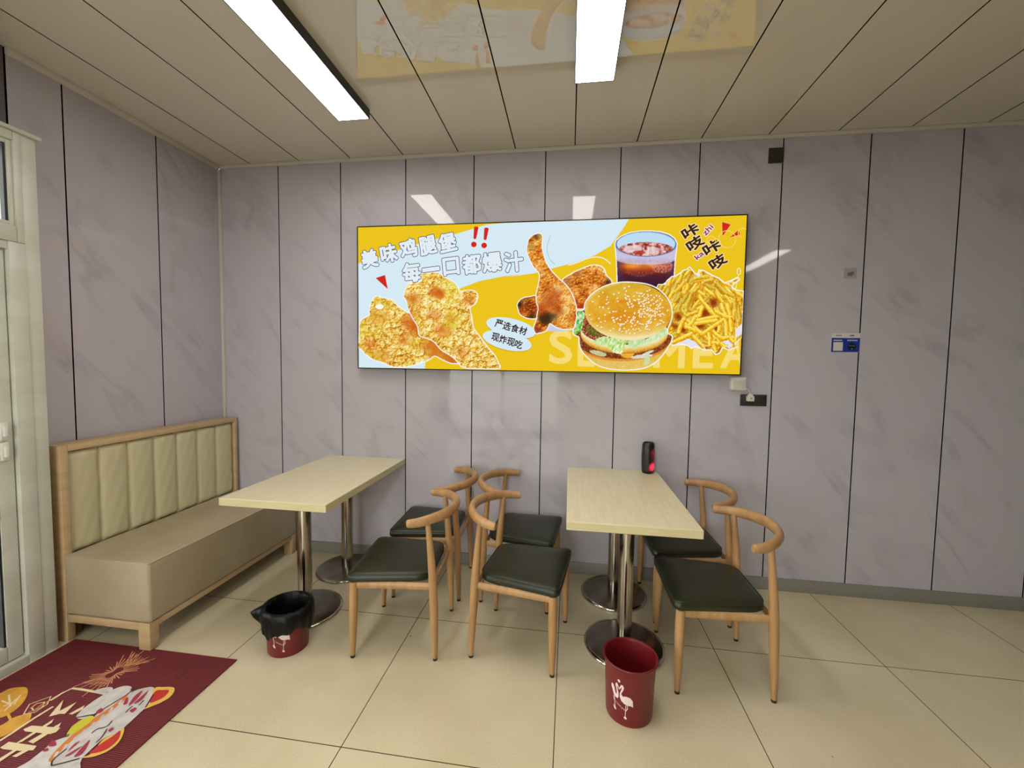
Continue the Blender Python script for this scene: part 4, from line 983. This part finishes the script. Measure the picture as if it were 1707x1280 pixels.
def liner():
    cx, cy, hz, rt = 1.070, -.980, .222, .106
    bm = bmesh.new(); n = 96; rows = []
    lv = [(0, 0), (1, 0), (2, 0), (3, 0), (4, 0), (5, 0), (6, 0), (7, 0), (8, 0), (9, 0)]
    for i in range(n):
        a = 2*PI*i/n; nz = math.sin(3*a+.7)+.6*math.sin(7*a+2)+.35*math.sin(13*a)
        wr = .0022*math.sin(11*a)+.0012*math.sin(23*a+1)
        pt = math.exp(-((((a-3.55+PI)%(2*PI))-PI)/.16)**2); p2 = math.exp(-((((a-.55+PI)%(2*PI))-PI)/.22)**2)
        drop = .088+.014*nz-.03*pt; b2 = math.exp(-((((a-5.9+PI)%(2*PI))-PI)/.9)**2)*.010
        out = rt+.012
        pr_ = [(rt-.052, .03), (rt-.030, .09), (rt-.018+wr*.3, hz-.05), (rt-.011+wr*.4, hz-.010), (rt-.002, hz+.006+.004*p2+.0015*nz), (out-.002, hz+.004+.010*p2), (out+.002+wr*.5+.030*pt+b2*.6, hz-.012+.008*p2+.004*pt), (out+.003+wr+.048*pt+b2, hz-.034+.012*pt), (out+.002+1.3*wr+.034*pt+b2, hz-.05-.3*drop+.02*pt), (out-.002+1.6*wr+.016*pt, hz-drop-.012)]
        rows.append([bm.verts.new((cx+r*math.cos(a), cy+.97*r*math.sin(a), z)) for r, z in pr_])
    for i in range(n):
        A, B = rows[i], rows[(i+1)%n]
        for k in range(len(A)-1): bm.faces.new((A[k], B[k], B[k+1], A[k+1]))
    bm.faces.new([r[0] for r in rows])
    film = mat('black_plastic_film', (4,4,5), .42, bump=((34,34,34), .9)); film.node_tree.nodes['Principled BSDF'].inputs['Specular IOR Level'].default_value = .25
    o = from_bm('bin_liner', bm, film, None, 70)
    tag(o, 'black plastic bag folded over the rim of the red bin', 'bin bag')
liner()

# ---------------------------------------------------------------- speaker on the table
def speaker():
    t = thing('wireless_speaker', 'small black barrel-shaped speaker glowing red on the pale table against the wall', 'speaker', (2.988, -.060, .75))
    h = .203; r = .0425
    def R_(z): return r*(1-.16*abs(2*z/h-1)**2.6)
    m, nt, b = nodes('speaker_mesh'); tc = N(nt, 'ShaderNodeTexCoord')
    def blob(c, rad):
        v = N(nt, 'ShaderNodeVectorMath', operation='SUBTRACT'); v.inputs[1].default_value = c; L(nt, tc.outputs['Object'], v.inputs[0])
        sc = N(nt, 'ShaderNodeVectorMath', operation='DIVIDE'); sc.inputs[1].default_value = rad; L(nt, v.outputs[0], sc.inputs[0])
        ln = N(nt, 'ShaderNodeVectorMath', operation='LENGTH'); L(nt, sc.outputs[0], ln.inputs[0])
        mr = N(nt, 'ShaderNodeMapRange'); mr.inputs[1].default_value = .1; mr.inputs[2].default_value = 1; mr.inputs[3].default_value = 1; mr.inputs[4].default_value = 0; mr.interpolation_type = 'SMOOTHSTEP'
        L(nt, ln.outputs[1], mr.inputs[0]); return mr.outputs[0]
    b1 = blob((.026,-.034,.046), (.034,.04,.040)); b2 = blob((.028,-.034,.142), (.028,.04,.032)); b3 = blob((.028,-.034,.09), (.02,.04,.09))
    s2 = N(nt, 'ShaderNodeMath', operation='MULTIPLY'); s2.inputs[1].default_value = .13; L(nt, b2, s2.inputs[0])
    s3 = N(nt, 'ShaderNodeMath', operation='MULTIPLY_ADD'); s3.inputs[1].default_value = .05; L(nt, b3, s3.inputs[0]); L(nt, s2.outputs[0], s3.inputs[2])
    ad = N(nt, 'ShaderNodeMath', operation='ADD'); L(nt, b1, ad.inputs[0]); L(nt, s3.outputs[0], ad.inputs[1])
    b.inputs['Base Color'].default_value = rgba((34,28,32)); b.inputs['Roughness'].default_value = .3
    b.inputs['Emission Color'].default_value = (1, .03, .09, 1); ms = N(nt, 'ShaderNodeMath', operation='MULTIPLY'); ms.inputs[1].default_value = 1.5; L(nt, ad.outputs[0], ms.inputs[0]); L(nt, ms.outputs[0], b.inputs['Emission Strength'])
    bm = bmesh.new(); zs = [.018+(h-.045)*k/20 for k in range(21)]
    lathe(bm, [(R_(z)-.0008, z) for z in zs], 48); from_bm('glowing_mesh', bm, m, t, 60)
    MB_ = mat('speaker_rubber', (14,14,15), .35)
    bm = bmesh.new(); lathe(bm, [(.0, .001), (.030, 0), (.0345, .004), (R_(.012), .012), (R_(.018)+.0006, .018), (R_(.018)-.004, .0185)], 48); from_bm('bottom_ring', bm, MB_, t, 50)
    bm = bmesh.new(); lathe(bm, [(R_(h-.027)-.004, h-.028), (R_(h-.027)+.0006, h-.027), (R_(h-.012), h-.012), (.0345, h-.004), (.031, h), (.027, h-.001), (.026, h-.006), (0, h-.006)], 48); tp = from_bm('top_ring', bm, MB_, t, 50)
    bm = bmesh.new(); bx(bm, (-.016, -.0415, h-.034), (.018, -.0385, h-.020), .002); from_bm('control_strip', bm, MB_, tp, 40)
    bm = bmesh.new(); lathe(bm, [(.0, 0), (.0022, 0)], 12)
    for v in bm.verts: v.co = Vector((v.co.x-.004, -.0420, h-.027+v.co.y))
    from_bm('button', bm, mat('button_grey', (150,150,150), .4), tp)
speaker()

# ---------------------------------------------------------------- small fittings on the wall
M_SOCK = mat('socket_black', (44,40,36), .35); M_SLOT = mat('socket_slot', (8,8,8), .6); M_WP = mat('white_plastic', (206,202,190), .35)
def wall_socket():
    t = thing('wall_socket', 'black square socket plate high on the wall beside a panel seam', 'socket', (3.706, 0, 2.772))
    bm = bmesh.new(); bx(bm, (-.044, -.011, -.046), (.044, 0, .046), .003); from_bm('plate', bm, M_SOCK, t, 40)
    bm = bmesh.new(); bx(bm, (-.030, -.0135, -.032), (.030, -.010, .032), .001); pn = from_bm('insert', bm, mat('socket_insert', (50,45,40), .4), t, 40)
    bm = bmesh.new()
    for (x, z, r) in ((-.009, .013, 0), (.009, .013, 0), (-.011, -.013, .5), (.011, -.013, -.5), (0, -.004, 0)):
        vs = bx(bm, (-.0014, -.0138, -.005), (.0014, -.013, .005))
        bmesh.ops.rotate(bm, verts=vs, cent=(0,0,0), matrix=Matrix.Rotation(r, 3, 'Y')); bmesh.ops.translate(bm, verts=vs, vec=(x,0,z))
    from_bm('slots', bm, M_SLOT, pn)
wall_socket()
def strip():
    t = thing('socket_strip', 'black long socket plate with a white plug, below the sign corner', 'socket', (3.640, 0, 1.243))
    bm = bmesh.new(); bx(bm, (-.079, -.011, -.037), (.079, 0, .037), .003); from_bm('plate', bm, M_SOCK, t, 40)
    for cx in (-.034, .034):
        bm = bmesh.new(); bx(bm, (cx-.030, -.0135, -.030), (cx+.030, -.010, .030), .001); pn = from_bm('insert', bm, mat('socket_insert', (50,45,40), .4), t, 40)
        bm = bmesh.new()
        for (x, z, r) in ((-.009, .013, 0), (.009, .013, 0), (-.011, -.012, .5), (.011, -.012, -.5), (0, -.003, 0)):
            vs = bx(bm, (-.0014, -.0138, -.005), (.0014, -.013, .005))
            bmesh.ops.rotate(bm, verts=vs, cent=(0,0,0), matrix=Matrix.Rotation(r, 3, 'Y')); bmesh.ops.translate(bm, verts=vs, vec=(cx+x,0,z))
        from_bm('slots', bm, M_SLOT, pn)
strip()
def adapter():
    t = thing('power_plug', 'white plug and short cable in the black socket below the sign', 'plug', (3.612, -.0135, 1.258))
    bm = bmesh.new(); bx(bm, (-.020, -.030, -.020), (.020, 0, .012), .003)
    bm2 = [bm.verts.new(v) for v in ((-.018,-.028,.012), (.018,-.028,.012), (.006,-.022,.027), (-.006,-.022,.027), (-.018,-.002,.012), (.018,-.002,.012), (.006,-.008,.027), (-.006,-.008,.027))]
    for f in ((0,1,2,3), (5,4,7,6), (4,0,3,7), (1,5,6,2), (3,2,6,7)): bm.faces.new([bm2[i] for i in f])
    bd = from_bm('plug_body', bm, M_WP, t, 40)
    bm = bmesh.new(); lathe(bm, [(0, 0), (.0042, 0)], 14)
    for v in bm.verts: v.co = Vector((v.co.x, -.0303, -.001+v.co.y))
    for f in bm.faces: f.normal_flip()
    from_bm('hole', bm, mat('hole_dark', (70,66,60), .6), bd)
    bm = bmesh.new(); tube(bm, catmull([(0, -.015, .026), (-.004, -.016, .038), (-.014, -.017, .052), (-.030, -.015, .064)], 6), .0032, 10, up=(0,1,0)); from_bm('cable', bm, M_WP, t, 60)
adapter()
def control_box():
    t = thing('power_supply_box', 'small white control box fixed under the right end of the sign', 'box', (3.534, 0, 1.349))
    bm = bmesh.new(); bx(bm, (-.042, -.034, -.042), (.048, 0, .042), .003); bd = from_bm('box_body', bm, M_WP, t, 40)
    bm = bmesh.new(); bx(bm, (-.040, -.037, .026), (.046, -.033, .036), .0015); bx(bm, (-.040, -.036, -.040), (-.032, -.033, .024), .001); from_bm('raised_edge', bm, mat('white_plastic_bright', (226,222,212), .3), bd, 40)
    bm = bmesh.new()
    for k in range(4): bx(bm, (-.026, -.0345, -.026+.012*k), (.040, -.0335, -.0245+.012*k))
    from_bm('print_lines', bm, mat('label_grey', (150,146,136), .6), bd)
control_box()
def sticker():
    t = thing('payment_sticker', 'small blue and white payment sticker on the marble wall', 'sticker', (4.162, 0, 1.558))
    w = .081
    bm = bmesh.new(); bx(bm, (-w, -.0022, 0), (w, 0, .118), .0006, 1); from_bm('card', bm, mat('sticker_white', (206,202,198), .4), t)
    bm = bmesh.new(); bx(bm, (-w+.0008, -.0028, .0008), (w-.0008, -.0020, .088)); bl = from_bm('blue_field', bm, mat('sticker_blue', (28,52,150), .4), t)
    box('white_square', (-w+.012, -.0033, .008), (-w+.066, -.0026, .062), mat('sticker_white', (206,202,198), .4), bl)
    bm = bmesh.new(); lathe(bm, [(0, 0), (.0235, 0)], 32)
    for v in bm.verts: v.co = Vector((.036+v.co.x, -.0033, .036+v.co.y))
    for f in bm.faces: f.normal_flip()
    from_bm('black_disc', bm, mat('sticker_black', (14,16,30), .4), bl)
    bm = bmesh.new()
    for x0, x1, z0, z1_ in ((-.070,-.020,.070,.077), (.008,.066,.070,.077), (.020,.028,.038,.041), (.032,.040,.038,.041), (.044,.052,.038,.041), (.034,.040,.018,.024)):
        n = max(1, int((x1-x0)/.009))
        for k in range(n): a = x0+(x1-x0)*k/n; bx(bm, (a+.0008, -.0038, z0), (a+(x1-x0)/n-.0008, -.0032, z1_))
    from_bm('white_lettering', bm, mat('sticker_text', (190,200,226), .5), bl)
    bm = bmesh.new()
    for x0, x1 in ((-.056,-.022), (.022,.046)):
        for k in range(4): a = x0+(x1-x0)*k/4; bx(bm, (a, -.0030, .100), (a+.006, -.0021, .1065))
    from_bm('dark_lettering', bm, mat('sticker_dark', (60,58,60), .5), t)
sticker()
def hook_pad():
    t = thing('adhesive_pad', 'clear square adhesive pad with grey residue stuck on the right wall area', 'sticker', (4.165, 0, 2.012))
    bm = bmesh.new(); bx(bm, (-.034, -.0025, 0), (.036, 0, .064), .001, 1); p = from_bm('pad', bm, mat('pad_clear', (166,158,156), .15), t)
    bm = bmesh.new(); poly = catmull([(-.014,.020),(.002,.014),(.018,.022),(.022,.036),(.010,.042),(-.004,.036),(-.016,.034)], 5, True)
    vs = [bm.verts.new((x, -.003, z)) for x, z in poly]; bm.faces.new(vs); bm.normal_update()
    for f in bm.faces:
        if f.normal.y > 0: f.normal_flip()
    from_bm('residue', bm, mat('residue_grey', (104,100,98), .6), p)
hook_pad()
